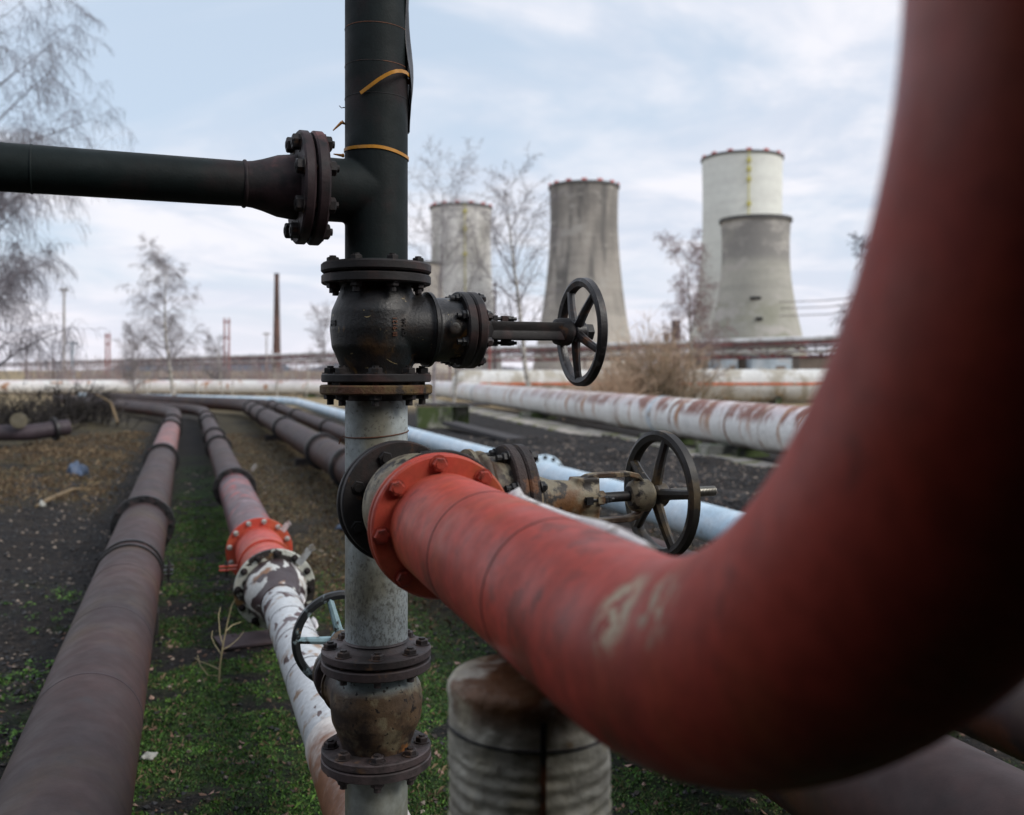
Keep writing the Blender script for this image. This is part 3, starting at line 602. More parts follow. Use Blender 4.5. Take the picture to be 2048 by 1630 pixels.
for k in range(49):   # weld bead where the branch leaves the pipe
    a = 2 * math.pi * k / 48
    uu, vv, ww = basis(UB); y = math.cos(a) * 0.085; zz = math.sin(a) * 0.085
    pts.append(uu * y + Vector((0, 0, zt_ + zz)) + UB * (math.sqrt(max(0, 0.0872 ** 2 - y * y)) + 0.003))
for zz, mm, tilt in ((zpy(203), 'seam_dark', 0), (zpy(140), 'seam_rust', 0.02), (zpy(66), 'seam_rust', 0.03)):
    b = MB(); b.lathe((0, 0, zz - zpy(552)), (tilt, 0, 1), [(0, 0.0835), (0.0007, 0.0848), (0.0022, 0.0848), (0.003, 0.0835)], 64, closed=True); b.build('seam', mm, tee)
b = MB(); K = 22; n_ = 30     # bulging cover strip down the right side
for i in range(n_):
    f = i / (n_ - 1); z = zpy(262) - zpy(552) + (zpy(-60) - zpy(262)) * f
    spread = 0.25 + 0.75 * min(1, f * 2.5); off = 0.0865 + 0.010 * math.sin(min(1, f * 1.5) * math.pi) ** 2
    for k in range(K):
        a = R(18) + (k / (K - 1) - 0.5) * R(75) * spread; kk = off + 0.003 * math.sin(k * 0.6 + i * 0.3)
        b.v.append((math.cos(a) * kk, math.sin(a) * kk, z))
for i in range(n_ - 1):
    for k in range(K - 1):
        a = i * K + k; b.f.append((a, a + 1, a + K + 1, a + K)); b.m.append(0)
o = b.build('cover_strip', 'steel_sheet', tee); sol = o.modifiers.new('solid', 'SOLIDIFY'); sol.thickness = 0.0015
# zip ties and wire on it
def strap(name, label, pts, mt, w=0.0042, th=0.0012):
    b = MB(); m = len(pts); c0 = Vector((PX, PY, 0)); pts = [Vector(p) for p in pts]
    for i, p in enumerate(pts):
        t = (pts[min(i + 1, m - 1)] - pts[max(i - 1, 0)]).normalized(); o_ = (p - c0); o_.z = 0
        o_ = (o_ - t * o_.dot(t)).normalized(); s = t.cross(o_)
        for a, c in ((-w, -th), (w, -th), (w, th), (-w, th)): b.v.append(tuple(p + s * a + o_ * c))
        if i: b.bridge((i - 1) * 4, i * 4, 4)
    b.cap(0, 4, True); b.cap((m - 1) * 4, 4, False); return b
def pv(a, r, py): return Vector((PX + math.cos(R(a)) * r, PY + math.sin(R(a)) * r, zpy(py)))
t1 = empty('zip_tie', 'tight orange cable tie round the black pipe just above its branch', 'cable tie', (PX, PY, zpy(305)), group='orange cable ties on the black pipe')
pts = [pv(a, 0.0855, 303 + 14 * max(0, math.cos(R(a))) ** 2 + 4 * abs(math.sin(R(a)))) for a in range(-176, 180, 6)]
def local(ps, r): return [Vector(p) - Vector(r.location) for p in ps]
b = strap('', '', pts, ''); b.v = [tuple(Vector(v) - Vector(t1.location)) for v in b.v]; b.build('band', 'zip_orange', t1, smooth=40)
b = MB(); p0 = pix(684, 311, 2.60) - Vector(t1.location); p1 = pix(667, 308, 2.59) - Vector(t1.location)
b.tube([p0 + Vector((0.006, 0, 0)), p0], 0.0052, 8); b.tube([p0, p1], [0.0042, 0.0015], 6); b.build('tail', 'zip_dark', t1)
t2 = empty('zip_tie', 'loose orange cable tie sprung open across the upper black pipe', 'cable tie', pix(790, 142, 2.53), group='orange cable ties on the black pipe')
ctrl = [(721, 186, 2.532), (733, 177, 2.525), (745, 168, 2.52), (757, 159, 2.517), (770, 151, 2.518), (782, 145, 2.52), (793, 142, 2.525), (803, 142, 2.54), (812, 145, 2.57), (819, 152, 2.605), (819, 158, 2.64)]
b = strap('', '', [pix(*c) for c in ctrl], '', w=0.0045); b.v = [tuple(Vector(v) - Vector(t2.location)) for v in b.v]; b.build('band', 'zip_orange', t2, smooth=40)
b = MB(); q0 = pix(819, 160, 2.65) - Vector(t2.location); b.tube([q0, q0 + Vector((-0.004, 0.01, -0.006))], 0.005, 8); b.build('tie_head', 'zip_dark', t2)
t3 = empty('zip_tie', 'short orange cable tie tail poking out left of the black pipe, above the other tail', 'cable tie', pix(688, 246, 2.62), group='orange cable ties on the black pipe')
b = MB(); c0 = Vector(t3.location)
b.tube([pix(694, 248, 2.63) - c0, pix(688, 247, 2.61) - c0, pix(683, 244, 2.605) - c0], [0.003, 0.003, 0.0055], 8)
b.tube([pix(683, 245, 2.605) - c0, pix(666, 261, 2.60) - c0], [0.0045, 0.0017], 6); b.build('tail', 'zip_dark', t3)
b = MB(); b.tube([pix(694, 215, 2.63), pix(687, 215, 2.615), pix(683, 216, 2.61), pix(680, 213, 2.61), pix(678, 211, 2.61)], [0.0012, 0.0016, 0.001, 0.0012, 0.0006], 6)
tag(b.build('wire', 'wire_rust'), 'tiny twisted dark wire end sticking out of the black pipe above the cable ties', 'wire')

# ------------------------------------------------------------------ side pipe to the left
sp_ = empty('side_pipe', 'dark rusty pipe running from the left edge to the bolted joint of the black tee', 'pipe', (PX, PY, zpy(386)))
b = MB(); b.lathe((0, 0, 0), UB, flange_prof(0.1865, 0.2145, 0.147, 0.04, 0.005), 64); b.build('flange', 'red_brown_side', sp_)
b = MB(); b.lathe((0, 0, 0), UB, [(0.212, 0.0835), (0.232, 0.083), (0.262, 0.079), (0.30, 0.066), (0.325, 0.0595), (0.342, 0.0575)], 48); b.build('reducer', 'red_brown_side', sp_)
b = MB(); prof = []
for k in range(9): a = math.pi * k / 8; prof.append((0.345 - 0.005 * math.cos(a), 0.057 + 0.0045 * math.sin(a)))
b.lathe((0, 0, 0), UB, prof, 48, closed=True); b.build('weld_bead', 'red_brown_side', sp_)
b = MB(); b.lathe((0, 0, 0), UB, [(0.343, 0.0572), (1.25, 0.0572), (2.2, 0.0572)], 56); b.build('pipe_body', 'black_paint', sp_)
bolts(sp_, UB * 0.183, UB, 0.121, 8, 0.062, 'black_rust', phase=0.35, r=0.0205, head=0.020, proud=0.006)
b = MB(); b.lathe((0, 0, 0), UB, [(0.83, 0.0575), (0.833, 0.0595), (0.837, 0.0575)], 48, closed=True); b.build('weld_bead', 'black_paint', sp_)

# ------------------------------------------------------------------ grey white riser
ris = empty('riser_pipe', 'upright grey white pipe piece between the two upright valves, streaked with grime', 'pipe', (PX, PY, RZ))
zA = zpy(767) - RZ; zB = zpy(1318) - RZ + 0.024
b = MB(); b.lathe((0, 0, 0), (0, 0, 1), [(zB, 0.0835), (zA - 0.06, 0.0835), (zA - 0.052, 0.085), (zA - 0.046, 0.0835), (zA - 0.02, 0.0835)], 64); b.build('pipe_body', 'grey_white', ris)
b = MB(); b.lathe((0, 0, 0), (0, 0, 1), [(zA - 0.045, 0.0845), (zA - 0.036, 0.086), (zA - 0.024, 0.087), (zA - 0.018, 0.084)], 48, closed=True); b.build('collar', 'lower_flange', ris)
b = MB(); b.cyl((0, 0, zA - 0.01), (0, 0, zA + 0.012), 0.118, n=48); b.build('gasket', 'seam_dark', ris)
b = MB(); b.lathe((0, 0, 0), (0, 0, 1), flange_prof(zA - 0.028, zA - 0.003, 0.150, 0.05, 0.004), 72); o = b.build('flange', 'ochre_flange', ris)
bolts(ris, (0, 0, zA + 0.0), (0, 0, 1), 0.122, 8, 0.055, 'black_rust', phase=0.15, r=0.018, head=0.015, proud=0.014)
b = MB(); zf = zpy(1293) - RZ
b.lathe((0, 0, 0), (0, 0, 1), [(zf - 0.022, 0.05), (zf - 0.022, 0.143), (zf - 0.019, 0.146), (zf - 0.003, 0.146), (zf, 0.143), (zf + 0.002, 0.100), (zf + 0.010, 0.090), (zf + 0.016, 0.0845), (zf + 0.016, 0.05)], 64); b.build('flange', 'lower_flange', ris)
bolts(ris, (0, 0, zf - 0.022), (0, 0, 1), 0.122, 8, 0.046, 'lower_flange', phase=0.2, r=0.0175, head=0.014)
b = MB(); b.lathe((0, 0, 0), (0, 0, 1), [(zf + 0.014, 0.0835), (zf + 0.019, 0.0885), (zf + 0.024, 0.0835)], 48, closed=True); b.build('weld_bead', 'lower_flange', ris)
b = MB(); b.lathe((0, 0, 0), RD, [(0.03, 0.0835), (0.145, 0.0835)], 48); b.build('branch', 'grey_white', ris)
b = MB(); b.lathe((0, 0, 0), RD, flange_prof(0.285 - 0.165 + 0.0, 0.0, 0.1, 0.05), 8) if False else None
YB = 2.335; tb = (PY - YB) / 0.949
bolts(ris, RD * (tb + 0.020), RD, 0.120, 8, 0.066, 'black_rust', phase=0.5, r=0.0175, head=0.016)
b = MB(); b.lathe((0, 0, 0), RD, flange_prof(tb - 0.026, tb - 0.002, 0.147, 0.05, 0.004), 64); b.build('flange', 'black_rust', ris)
wr = [Vector((PX + math.cos(R(a)) * 0.0855, PY + math.sin(R(a)) * 0.0855, zpy(868) + 0.004 * math.sin(R(a * 1.3)) + 0.008 * math.cos(R(a)))) for a in range(-200, 170, 8)]
wr = [Vector((PX - 0.092, PY - 0.05, zpy(886))), Vector((PX - 0.088, PY - 0.045, zpy(873)))] + wr
b = MB(); b.tube(wr, 0.0016, 6); tag(b.build('wire', 'wire_rust'), 'rusty wire loop wound once round the grey white upright pipe', 'wire')
# stub below the lower valve
bot = empty('bottom_pipe', 'greenish grey pipe stub going into the ground under the lowest flange', 'pipe', (PX, PY, 0))
zl = zpy(1505)
b = MB(); b.lathe((0, 0, 0), (0, 0, 1), [(-0.3, 0.0835), (zl - 0.02, 0.0835)], 56); b.build('pipe_body', 'bottom_grey', bot)
b = MB(); b.lathe((0, 0, 0), (0, 0, 1), [(zl - 0.055, 0.05), (zl - 0.05, 0.09), (zl - 0.029, 0.100), (zl - 0.027, 0.143), (zl - 0.024, 0.147), (zl - 0.005, 0.147), (zl - 0.002, 0.144), (zl - 0.002, 0.05)], 64); b.build('flange', 'lower_flange', bot)
bolts(bot, (0, 0, zl - 0.002), (0, 0, 1), 0.122, 8, 0.05, 'lower_flange', phase=0.2, r=0.0175, head=0.015)

# ------------------------------------------------------------------ red elbow pipe
YR = 1.985; YE = 1.1256; RHO = 0.6024; ASP = 0.928; ROLL = 0.023; RR = 0.1095
red = empty('red_pipe', 'big orange red pipe sweeping towards the viewer and bending up out of the right edge', 'pipe', redpt(YR))
o0 = Vector(red.location)
path = [redpt(YR - 0.01) - o0, redpt(YE) - o0]; nb = 40
e0 = redpt(YE); cpts = []
for k in range(1, nb + 1):
    a = R(92) * k / nb; cpts.append(e0 + RD * (RHO * math.sin(a)) + Vector((0.949 * math.sin(ROLL), 0.316 * math.sin(ROLL), math.cos(ROLL))) * (ASP * RHO * (1 - math.cos(a))) - o0)
up = (cpts[-1] - cpts[-2]).normalized()
straight = [path[0].lerp(path[1], k / 6) for k in range(7)]
b = MB(); b.tube(straight + cpts + [cpts[-1] + up * 0.3, cpts[-1] + up * 0.62], RR, 72); b.build('pipe_body', 'orange_red', red)
for Ys in (1.66, 1.36):
    b = MB(); b.lathe(redpt(Ys) - o0, RD, [(-0.0025, RR - 0.002), (-0.0018, RR + 0.0008), (0.0018, RR + 0.0008), (0.0025, RR - 0.002)], 72, closed=True); b.build('weld_seam', 'seam_red', red)
b = MB(); b.lathe((0, 0, 0), RD, flange_prof(0.001, 0.024, 0.146, 0.05, 0.004), 72); b.build('flange', 'orange_red', red)
b = MB(); b.lathe((0, 0, 0), RD, flange_prof(-0.020, -0.002, 0.1475, 0.05, 0.004), 72); b.build('counter_flange', 'orange_red', red)
bolts(red, RD * 0.002, RD, 0.1275, 8, 0.045, 'red_bolt', phase=0.10, r=0.0155, head=0.014, proud=0.006)

# metal saddle + wrapped support post
po = empty('support_post', 'grey wrapped post standing under the red pipe with rust round its shoulder', 'support post', (RX0 + SL * 1.413 - 0.016, 1.413, 0))
ZT = 1.262
b = MB(); K = 96; zz_ = []
z = -0.1
rows = []
while z < ZT - 0.035: rows.append(z); z += 0.0035 if z > 0.80 else 0.05
prof = [(z, 0.1165 + (0.0011 * math.sin(z * 2 * math.pi / 0.021) if 0.8 < z < ZT - 0.1 else 0)) for z in rows] + [(ZT - 0.018, 0.1185), (ZT - 0.010, 0.1175), (ZT - 0.003, 0.112), (ZT + 0.001, 0.10), (ZT + 0.004, 0.05)]
b.lathe((0, 0, 0), (0, 0, 1), prof, K)
wrapped = []
for v in b.v:
    x, y, z = v; a = math.atan2(y, x); nn = noise.noise(Vector((a * 2.2, z * 16, 2)))
    k = 1 + 0.024 * nn + 0.016 * noise.noise(Vector((a * 1.6 + 5, z * 75 + a * 3, 4))) + 0.014 * noise.noise(Vector((a * 7, z * 40, 8))); wrapped.append((x * k, y * k, z))
b.v = wrapped; o = b.build('wrap', 'wrap', po); o.location = (0, 0, 0)
b = MB(); sa = R(-82); sx, sy = math.cos(sa) * 0.1165, math.sin(sa) * 0.1165
b.beam((sx, sy, 0), (sx, sy, ZT - 0.03), 0.008, 0.008); b.build('wrap_seam', 'seam_rust', po)
for zz in (ZT - 0.075, ZT - 0.30):
    b = MB(); b.lathe((0, 0, zz), (0.03, 0.02, 1), [(0, 0.115), (0.001, 0.1195), (0.004, 0.1195), (0.005, 0.115)], 64, closed=True); b.build('band', 'steel_sheet', po)
b = MB(); b.box((0.01, -0.01, ZT + 0.004), (0.05, 0.10, 0.014), Rz(TH)); b.build('saddle', 'wire_rust', po)
# foil strip behind the red pipe
b = MB(); fl_ctrl = [(1.665, 70, 0.001), (1.640, 70, 0.016), (1.612, 69, 0.006), (1.57, 69, 0.004), (1.50, 69, 0.0035), (1.43, 69, 0.0035), (1.38, 70, 0.005), (1.34, 70, 0.008), (1.30, 70, 0.0105), (1.26, 70, 0.0105), (1.22, 70, 0.008), (1.18, 69, 0.005), (1.15, 68, 0.001)]
for i, (Y, ang, w) in enumerate(fl_ctrl):
    c = redpt(Y); u = Vector((0.949, 0.316, 0)); a = R(ang)
    rad = u * math.cos(a) + Vector((0, 0, math.sin(a))); tan = Vector((0, 0, 1)) * math.cos(a) - u * math.sin(a)
    if Y < YE: c = e0 + RD * (YE - Y) + Vector((0, 0, (YE - Y) ** 2 / (2 * RHO) * ASP))
    for s in (-1, 1): b.v.append(tuple(c + rad * (RR + (w if s > 0 else -0.002)) - tan * (0.004 * s)))
    if i: b.f.append((2 * i - 2, 2 * i - 1, 2 * i + 1, 2 * i)); b.m.append(0)
o = b.build('foil_strip', 'foil'); tag(o, 'crumpled pale foil strip lying along the far side of the red pipe', 'foil strip'); sol = o.modifiers.new('solid', 'SOLIDIFY'); sol.thickness = 0.002

# ------------------------------------------------------------------ ground pipes (local y runs along the pipe, away from the camera)
def l2w(p, s): return Vector((p * CS - s * SN, p * SN + s * CS, 0))
def YtoS(Y, p): return (Y - p * SN) / CS
def fillet(pts, rad, n=10):
    out = [Vector(pts[0])]
    for i in range(1, len(pts) - 1):
        a, c, d = Vector(pts[i - 1]), Vector(pts[i]), Vector(pts[i + 1])
        u, v = (a - c).normalized(), (d - c).normalized(); p, q = c + u * rad, c + v * rad
        for k in range(n + 1):
            t = k / n; out.append(p * (1 - t) ** 2 + c * (2 * t * (1 - t)) + q * t * t)
    out.append(Vector(pts[-1])); return out
def ground_pipe(name, label, x0, zc, rad, Y0, wpts, mt, rings=(), seams=(), colls=(), sections=None, group='pipelines laid along the ground'):
    p = x0 * CS; root = empty(name, label, 'pipeline', (p * CS, p * SN, zc), Rz(TH), group)
    inv = Matrix.Translation(-Vector(root.matrix_world.translation)); ri = Rz(-TH)
    loc = lambda w: ri @ (Vector((w[0], w[1], zc if len(w) < 3 else w[2])) - Vector((p * CS, p * SN, zc)))
    s0 = YtoS(Y0, p); wpts = [(x0 + SL * wpts[0][1], wpts[0][1])] + list(wpts[1:])
    if sections is None:
        pts = fillet([Vector((0, s0, 0))] + [loc(w) for w in wpts], 2.2)
        # dense rings keep the long tube true
        b = MB(); b.tube(pts, rad, 64); b.build('pipe_body', mt, root)
    for Y, hw, ex in rings:
        s = YtoS(Y, p)
        b = MB(); b.lathe((0, s, 0), (0, 1, 0), [(-hw, rad - 0.01), (-hw, rad + ex - 0.004), (-hw + 0.004, rad + ex), (-0.002, rad + ex), (0, rad + ex - 0.005), (0.002, rad + ex), (hw - 0.004, rad + ex), (hw, rad + ex - 0.004), (hw, rad - 0.01)], 48, closed=True); b.build('flange_joint', 'black_ring', root)
    for Y in seams:
        s = YtoS(Y, p); b = MB(); b.lathe((0, s, 0), (0, 1, 0), [(-0.004, rad - 0.004), (-0.003, rad + 0.0015), (0.003, rad + 0.0015), (0.004, rad - 0.004)], 64, closed=True); b.build('weld_seam', 'seam_mauve', root)
    return root, p, loc
ZC = 0.35
pa, ppa, _ = ground_pipe('ground_pipe', 'wide brown pipeline running up the far left from the bottom corner', -0.384, ZC, 0.202, 0.3,
    [(-10.6, 31.0), (-21.5, 46.0)], 'mauve', rings=[(8.45, 0.022, 0.062), (14.6, 0.035, 0.055), (21.8, 0.03, 0.05), (24.5, 0.03, 0.05)], seams=(3.69, 4.73, 5.77, 12.8))
s1, s2 = YtoS(14.7, ppa), YtoS(21.7, ppa)
b = MB(); b.lathe((0, 0, 0), (0, 1, 0), [(s1, 0.2035), (s2, 0.2035)], 40, cap0=False, cap1=False); b.build('red_section', 'far_red', pa)
bolts(pa, (0, YtoS(8.45, ppa), 0), (0, 1, 0), 0.236, 12, 0.047, 'black_ring', r=0.014, head=0.012, proud=0.008)
def clamp(root_label, x0, zc, rad, Y, w, mt, side, group=None, lug=0.05, bm='black_rust', double=0.0):
    p = x0 * CS; c = l2w(p, YtoS(Y, p)); root = empty('pipe_clamp', root_label, 'pipe clamp', (c.x, c.y, zc), Rz(TH), group)
    for off in ((-double, double) if double else (0.0,)):
        b = MB(); b.lathe((0, off, 0), (0, 1, 0), [(-w, rad), (-w, rad + 0.012), (w, rad + 0.012), (w, rad)], 56, closed=True); b.build('clamp_band', mt, root)
    for dz in (0.012, -0.012):
        for off in ((-double, double) if double else (0.0,)):
            b = MB(); b.box((side * (rad + lug * 0.75), off, dz + 0.01), (lug * 1.7, max(w * 2, 0.02), 0.008)); b.build('lug', mt, root)
    for off in ((-double, double) if double else (0.0,)):
        b = MB(); b.cyl((side * (rad + lug), off, -0.05), (side * (rad + lug), off, 0.055), 0.007, n=10); b.hexa((side * (rad + lug), off, 0.027), (0, 0, 1), 0.014, 0.013); b.hexa((side * (rad + lug), off, -0.006), (0, 0, -1), 0.014, 0.013); b.build('bolt', bm, root)
    return root
clamp('black double strap clamp round the wide brown pipe at the left', -0.384, ZC, 0.203, 6.45, 0.014, 'black_ring', 1, double=0.085, lug=0.045, bm='black_ring')

# second line: brown pipe, red spool, white reducer and small white pipe
XB = 0.54; pbq = XB * CS
rb, p_, loc_ = ground_pipe('ground_pipe', 'second brown pipeline from the left, ending at the bright red flanged piece', XB, ZC, 0.175, 7.34, [(-10.3, 32.6), (-22.0, 47.0)], 'mauve',
    rings=[(16.9, 0.03, 0.052), (19.3, 0.03, 0.05), (24.6, 0.03, 0.045), (27.5, 0.03, 0.045)], seams=(13.9,))
sA, sB = YtoS(7.34, pbq), YtoS(11.1, pbq)
b = MB(); b.lathe((0, 0, 0), (0, 1, 0), [(sA, 0.1765), (sB, 0.1765)], 48, cap0=False, cap1=False); b.build('red_worn_section', 'mauve_red', rb)
for off in (-0.028, 0.003):
    b = MB(); b.lathe((0, sB, 0), (0, 1, 0), flange_prof(off, off + 0.025, 0.240, 0.1, 0.004), 56); b.build('flange', 'black_ring', rb)
bolts(rb, (0, sB, 0), (0, 1, 0), 0.216, 12, 0.058, 'black_rust', r=0.016, head=0.016, proud=0.012)
c = l2w(pbq, YtoS(7.32, pbq)); sr = empty('red_spool', 'bright orange red flanged pipe piece lying before the white cone', 'pipe piece', (c.x, c.y, ZC), Rz(TH))
Ls = (7.32 - 6.06) / CS
b = MB(); b.lathe((0, 0, 0), (0, -1, 0), flange_prof(0, 0.026, 0.243, 0.1, 0.004), 64); b.build('flange', 'orange_red', sr)
b = MB(); b.lathe((0, 0, 0), (0, -1, 0), [(0.02, 0.177), (Ls - 0.03, 0.179)], 64); b.build('pipe_body', 'orange_red', sr)
bolts(sr, (0, -0.002, 0), (0, 1, 0), 0.217, 12, 0.054, 'galv', phase=0.3, r=0.0165, head=0.016, proud=0.010)
clamp('orange red strap clamp with bolted lugs round the bright red pipe piece', XB, ZC, 0.180, 6.68, 0.013, 'orange_red', -1, lug=0.08, double=0.0, bm='black_ring')
c = l2w(pbq, YtoS(6.03, pbq)); cr = empty('reducer_pipe', 'peeling white and brown cone with a thin white pipe running to the lower valve', 'pipe', (c.x, c.y, ZC), Rz(TH))
b = MB(); b.lathe((0, 0, 0), (0, -1, 0), flange_prof(-0.028, -0.002, 0.243, 0.1, 0.004), 72); b.build('counter_flange', 'black_rust', cr)
b = MB(); b.lathe((0, 0, 0), (0, -1, 0), flange_prof(0.0, 0.026, 0.246, 0.1, 0.004), 72); b.build('flange', 'white_flange', cr)
b = MB(); b.lathe((0, 0, 0), (0, -1, 0), [(0.02, 0.186), (0.06, 0.187), (0.13, 0.183), (0.21, 0.168), (0.31, 0.143), (0.40, 0.122), (0.44, 0.114)], 64); b.build('reducer', 'white_cone', cr)
bolts(cr, (0, 0, 0), (0, 1, 0), 0.220, 12, 0.056, 'black_rust', phase=0.1, r=0.0175, head=0.018, proud=0.014)
b = MB(); b.tube([(0, -0.43, 0)] + [(0, -0.43 - 0.4 * k, 0) for k in range(1, 12)], 0.1085, 48); b.build('small_pipe', 'white_peel', cr)
for dd in (0.62, 0.95, 1.38, 1.9):
    b = MB(); b.lathe((0, -dd, 0), (0, -1, 0), [(-0.0025, 0.107), (-0.002, 0.1105), (0.002, 0.1105), (0.0025, 0.107)], 48, closed=True); b.build('weld_seam', 'seam_mauve', cr)
# rust brown wrapping at the near end of the thin pipe
b = MB(); b.lathe((0, -2.66, 0), (0, -1, 0), [(0, 0.1085), (0.01, 0.116), (0.5, 0.118), (1.2, 0.118)], 48, cap0=False); b.build('wrapped_end', 'rust_band', cr)
for dd, a0 in ((0.46, 22), (0.95, 12)):
    b = MB(); aa = R(a0)
    for k in range(7):
        s = -dd - 0.035 * k; w = 0.016 * math.sin(math.pi * (k + 0.7) / 7.6)
        for r_, da in ((0.108, 0.0), (0.125 + w * 0.6, 0.12 + w * 3)): b.v.append((math.cos(aa + da) * r_, s, math.sin(aa + da) * r_))
        if k: b.f.append((2 * k - 2, 2 * k - 1, 2 * k + 1, 2 * k)); b.m.append(0)
    o = b.build('paint_flake', 'foil', cr); sol = o.modifiers.new('solid', 'SOLIDIFY'); sol.thickness = 0.002
# steel strap ends and plate beside the flanges
for (px, py, Y, lab, mt) in ((612, 1108, 5.75, 'bent galvanised strap end sticking up beside the white flange', 'galv'), (572, 1052, 6.95, 'small galvanised strap end beside the bright red flange', 'galv'), (508, 935, 10.5, 'pale strap end beside the bolted black flange', 'galv')):
    c = pix(px, py, Y); b = MB(); d = Vector((0.6, 0.0, 0.8)); k = 0.075 if px > 600 else 0.045
    b.beam(c - d * k, c + d * k * 0.5, 0.004, 0.04); b.beam(c + d * k * 0.5, c + d * k * 0.5 + Vector((k * 0.35, 0, 0.2 * k)), 0.004, 0.04)
    tag(b.build('strap_end', mt), lab, 'strap', 'steel strap ends by the flanges')
b = MB(); c = pix(505, 1265, 6.1); b.box((c.x, c.y, 0.02), (0.42, 0.30, 0.012), Rz(0.5)); tag(b.build('steel_plate', 'rack_dark'), 'flat brownish plate on the grass under the white cone', 'plate')

pc, _, _ = ground_pipe('ground_pipe', 'third brown pipeline, the widest right of the upright pipe, reappearing in the bottom right corner', 2.2, 0.38, 0.237, -1.0, [(-9.9, 36.4), (-21.0, 48.5)], 'mauve',
    rings=[(13.1, 0.05, 0.062), (15.8, 0.06, 0.065), (21.9, 0.06, 0.055), (27.2, 0.06, 0.05), (30.5, 0.06, 0.05), (33.5, 0.06, 0.05)], seams=(5.2, 9.1))
b = MB()
pd, _, _ = ground_pipe('ground_pipe', 'fourth brown pipeline lying between the widest brown one and the light blue one', 3.27, ZC, 0.165, -1.0, [(-10.0, 39.8), (-21.0, 49.8)], 'mauve',
    rings=[(18.9, 0.03, 0.045), (22.7, 0.045, 0.05), (29.2, 0.05, 0.05), (34.5, 0.05, 0.05), (37.5, 0.05, 0.05)], seams=(11.0, 26.2))
pe, ppe, _ = ground_pipe('ground_pipe', 'light blue pipeline lying outermost beside the coal heap', 4.6, ZC, 0.165, -1.0, [(-9.6, 42.5), (-22.5, 50.8)], 'light_blue', seams=(9.6, 12.9, 18, 23.5, 29.3, 34))
b = MB(); b.lathe((0, YtoS(12.55, ppe), 0), (0, 1, 0), flange_prof(-0.02, 0.02, 0.262, 0.1, 0.004), 56); b.build('flange', 'light_blue', pe)
bolts(pe, (0, YtoS(12.55, ppe), 0), (0, 1, 0), 0.225, 12, 0.042, 'black_ring', r=0.022, head=0.014, proud=0.006)
b = MB(); b.lathe((0, YtoS(9.35, ppe), 0), (0, 1, 0), [(-0.15, 0.165), (-0.15, 0.172), (0.0, 0.172), (0.01, 0.165)], 48, closed=True); b.build('collar', 'light_blue', pe)
# sleepers under the pipes
for i, (Y, xa, xb) in enumerate(((6.3, -0.65, -0.2), (11.8, -0.65, -0.2), (17.5, 1.95, 3.5), (24.0, 1.95, 4.8), (12.2, 1.95, 2.5), (10.2, 3.0, 4.8))):
    b = MB(); b.box(((xa + xb) / 2 + SL * Y, Y, 0.055), (xb - xa, 0.18, 0.16), Rz(TH))
    tag(b.build('sleeper', 'plank'), ['short dark sleeper under the far left pipe near its black clamp', 'short dark sleeper under the far left pipe beyond its first flange', 'dark sleeper under the two brown pipes', 'long dark sleeper under the brown and light blue pipes far back', 'short dark sleeper under the widest brown pipe', 'dark sleeper under the light blue pipe by the wheel'][i], 'sleeper', 'sleepers carrying the pipes')

# ------------------------------------------------------------------ big white rusty pipeline
wz = 0.62; wth = math.atan(0.233)
wr_ = empty('white_pipeline', 'fat white pipeline streaked with rust crossing from right edge to far left', 'pipeline', (9.0, 0, wz), Rz(wth))
def wl(X, Y, Z=wz): return Rz(-wth) @ (Vector((X, Y, Z)) - Vector((9.0, 0, wz)))
pts = fillet([wl(9.0 - 0.233 * 4, 4), wl(-4.6, 58.5), wl(-21, 61.5), wl(-60, 57)], 5)
pts2 = []
for a, b_ in zip(pts, pts[1:]):
    m_ = max(1, int((b_ - a).length / 2))
    pts2 += [a.lerp(b_, k / m_) for k in range(m_)]
pts2.append(pts[-1])
b = MB(); b.tube(pts2, 0.45, 48); b.build('pipe_body', 'white_main', wr_)
def wY(px, off=0.0): k = (px - 1024) / F; return 9.0 / (k + 0.233)
cw = math.cos(wth)
for px, hw, ex, mm in ((1375, 0.035, 0.006, 'rust_band'), (1331, 0.11, 0.014, 'band_white'), (1490, 0.02, 0.006, 'rust_band'), (1262, 0.06, 0.004, 'rust_band'), (1180, 0.05, 0.005, 'rust_band'), (1117, 0.08, 0.005, 'rust_band'), (1040, 0.04, 0.005, 'rust_band'), (1560, 0.02, 0.005, 'rust_band'), (960, 0.06, 0.006, 'band_white')):
    s = wY(px) / cw
    b = MB(); b.lathe((0, s, 0), (0, 1, 0), [(-hw, 0.44), (-hw, 0.45 + ex), (hw, 0.45 + ex), (hw, 0.44)], 56, closed=True); b.build('sleeve_band', mm, wr_)
c = wl(-21.5, 61.5); dd = (wl(-22.5, 61.4) - c).normalized()
b = MB(); b.lathe(c, dd, [(0.0, 0.43), (0.0, 0.57), (0.25, 0.59), (0.7, 0.55), (0.75, 0.43)], 32, closed=True); b.build('coupling', 'black_rust', wr_)
for (X, Y) in ((wY(1330) * 0 + 9.0 - 0.233 * 22.4, 22.4), (9.0 - 0.233 * 19.3, 19.3), (9.0 - 0.233 * 34, 34), (-12.0, 59.9)):
    b = MB(); b.box((X - 0.15, Y, 0.05), (1.35, 0.6, 0.36), Rz(wth), top=0.94)
    tag(b.build('concrete_support', 'concrete', smooth=None), {22.4: 'mossy concrete support under the white pipeline seen through the lower handwheel', 19.3: 'mossy concrete support under the white pipeline next to the red bend', 34: 'small concrete support under the white pipeline behind the upper handwheel', 59.9: 'bluish concrete support under the far left stretch of white pipeline'}[Y], 'concrete support', 'concrete supports of the white pipeline')
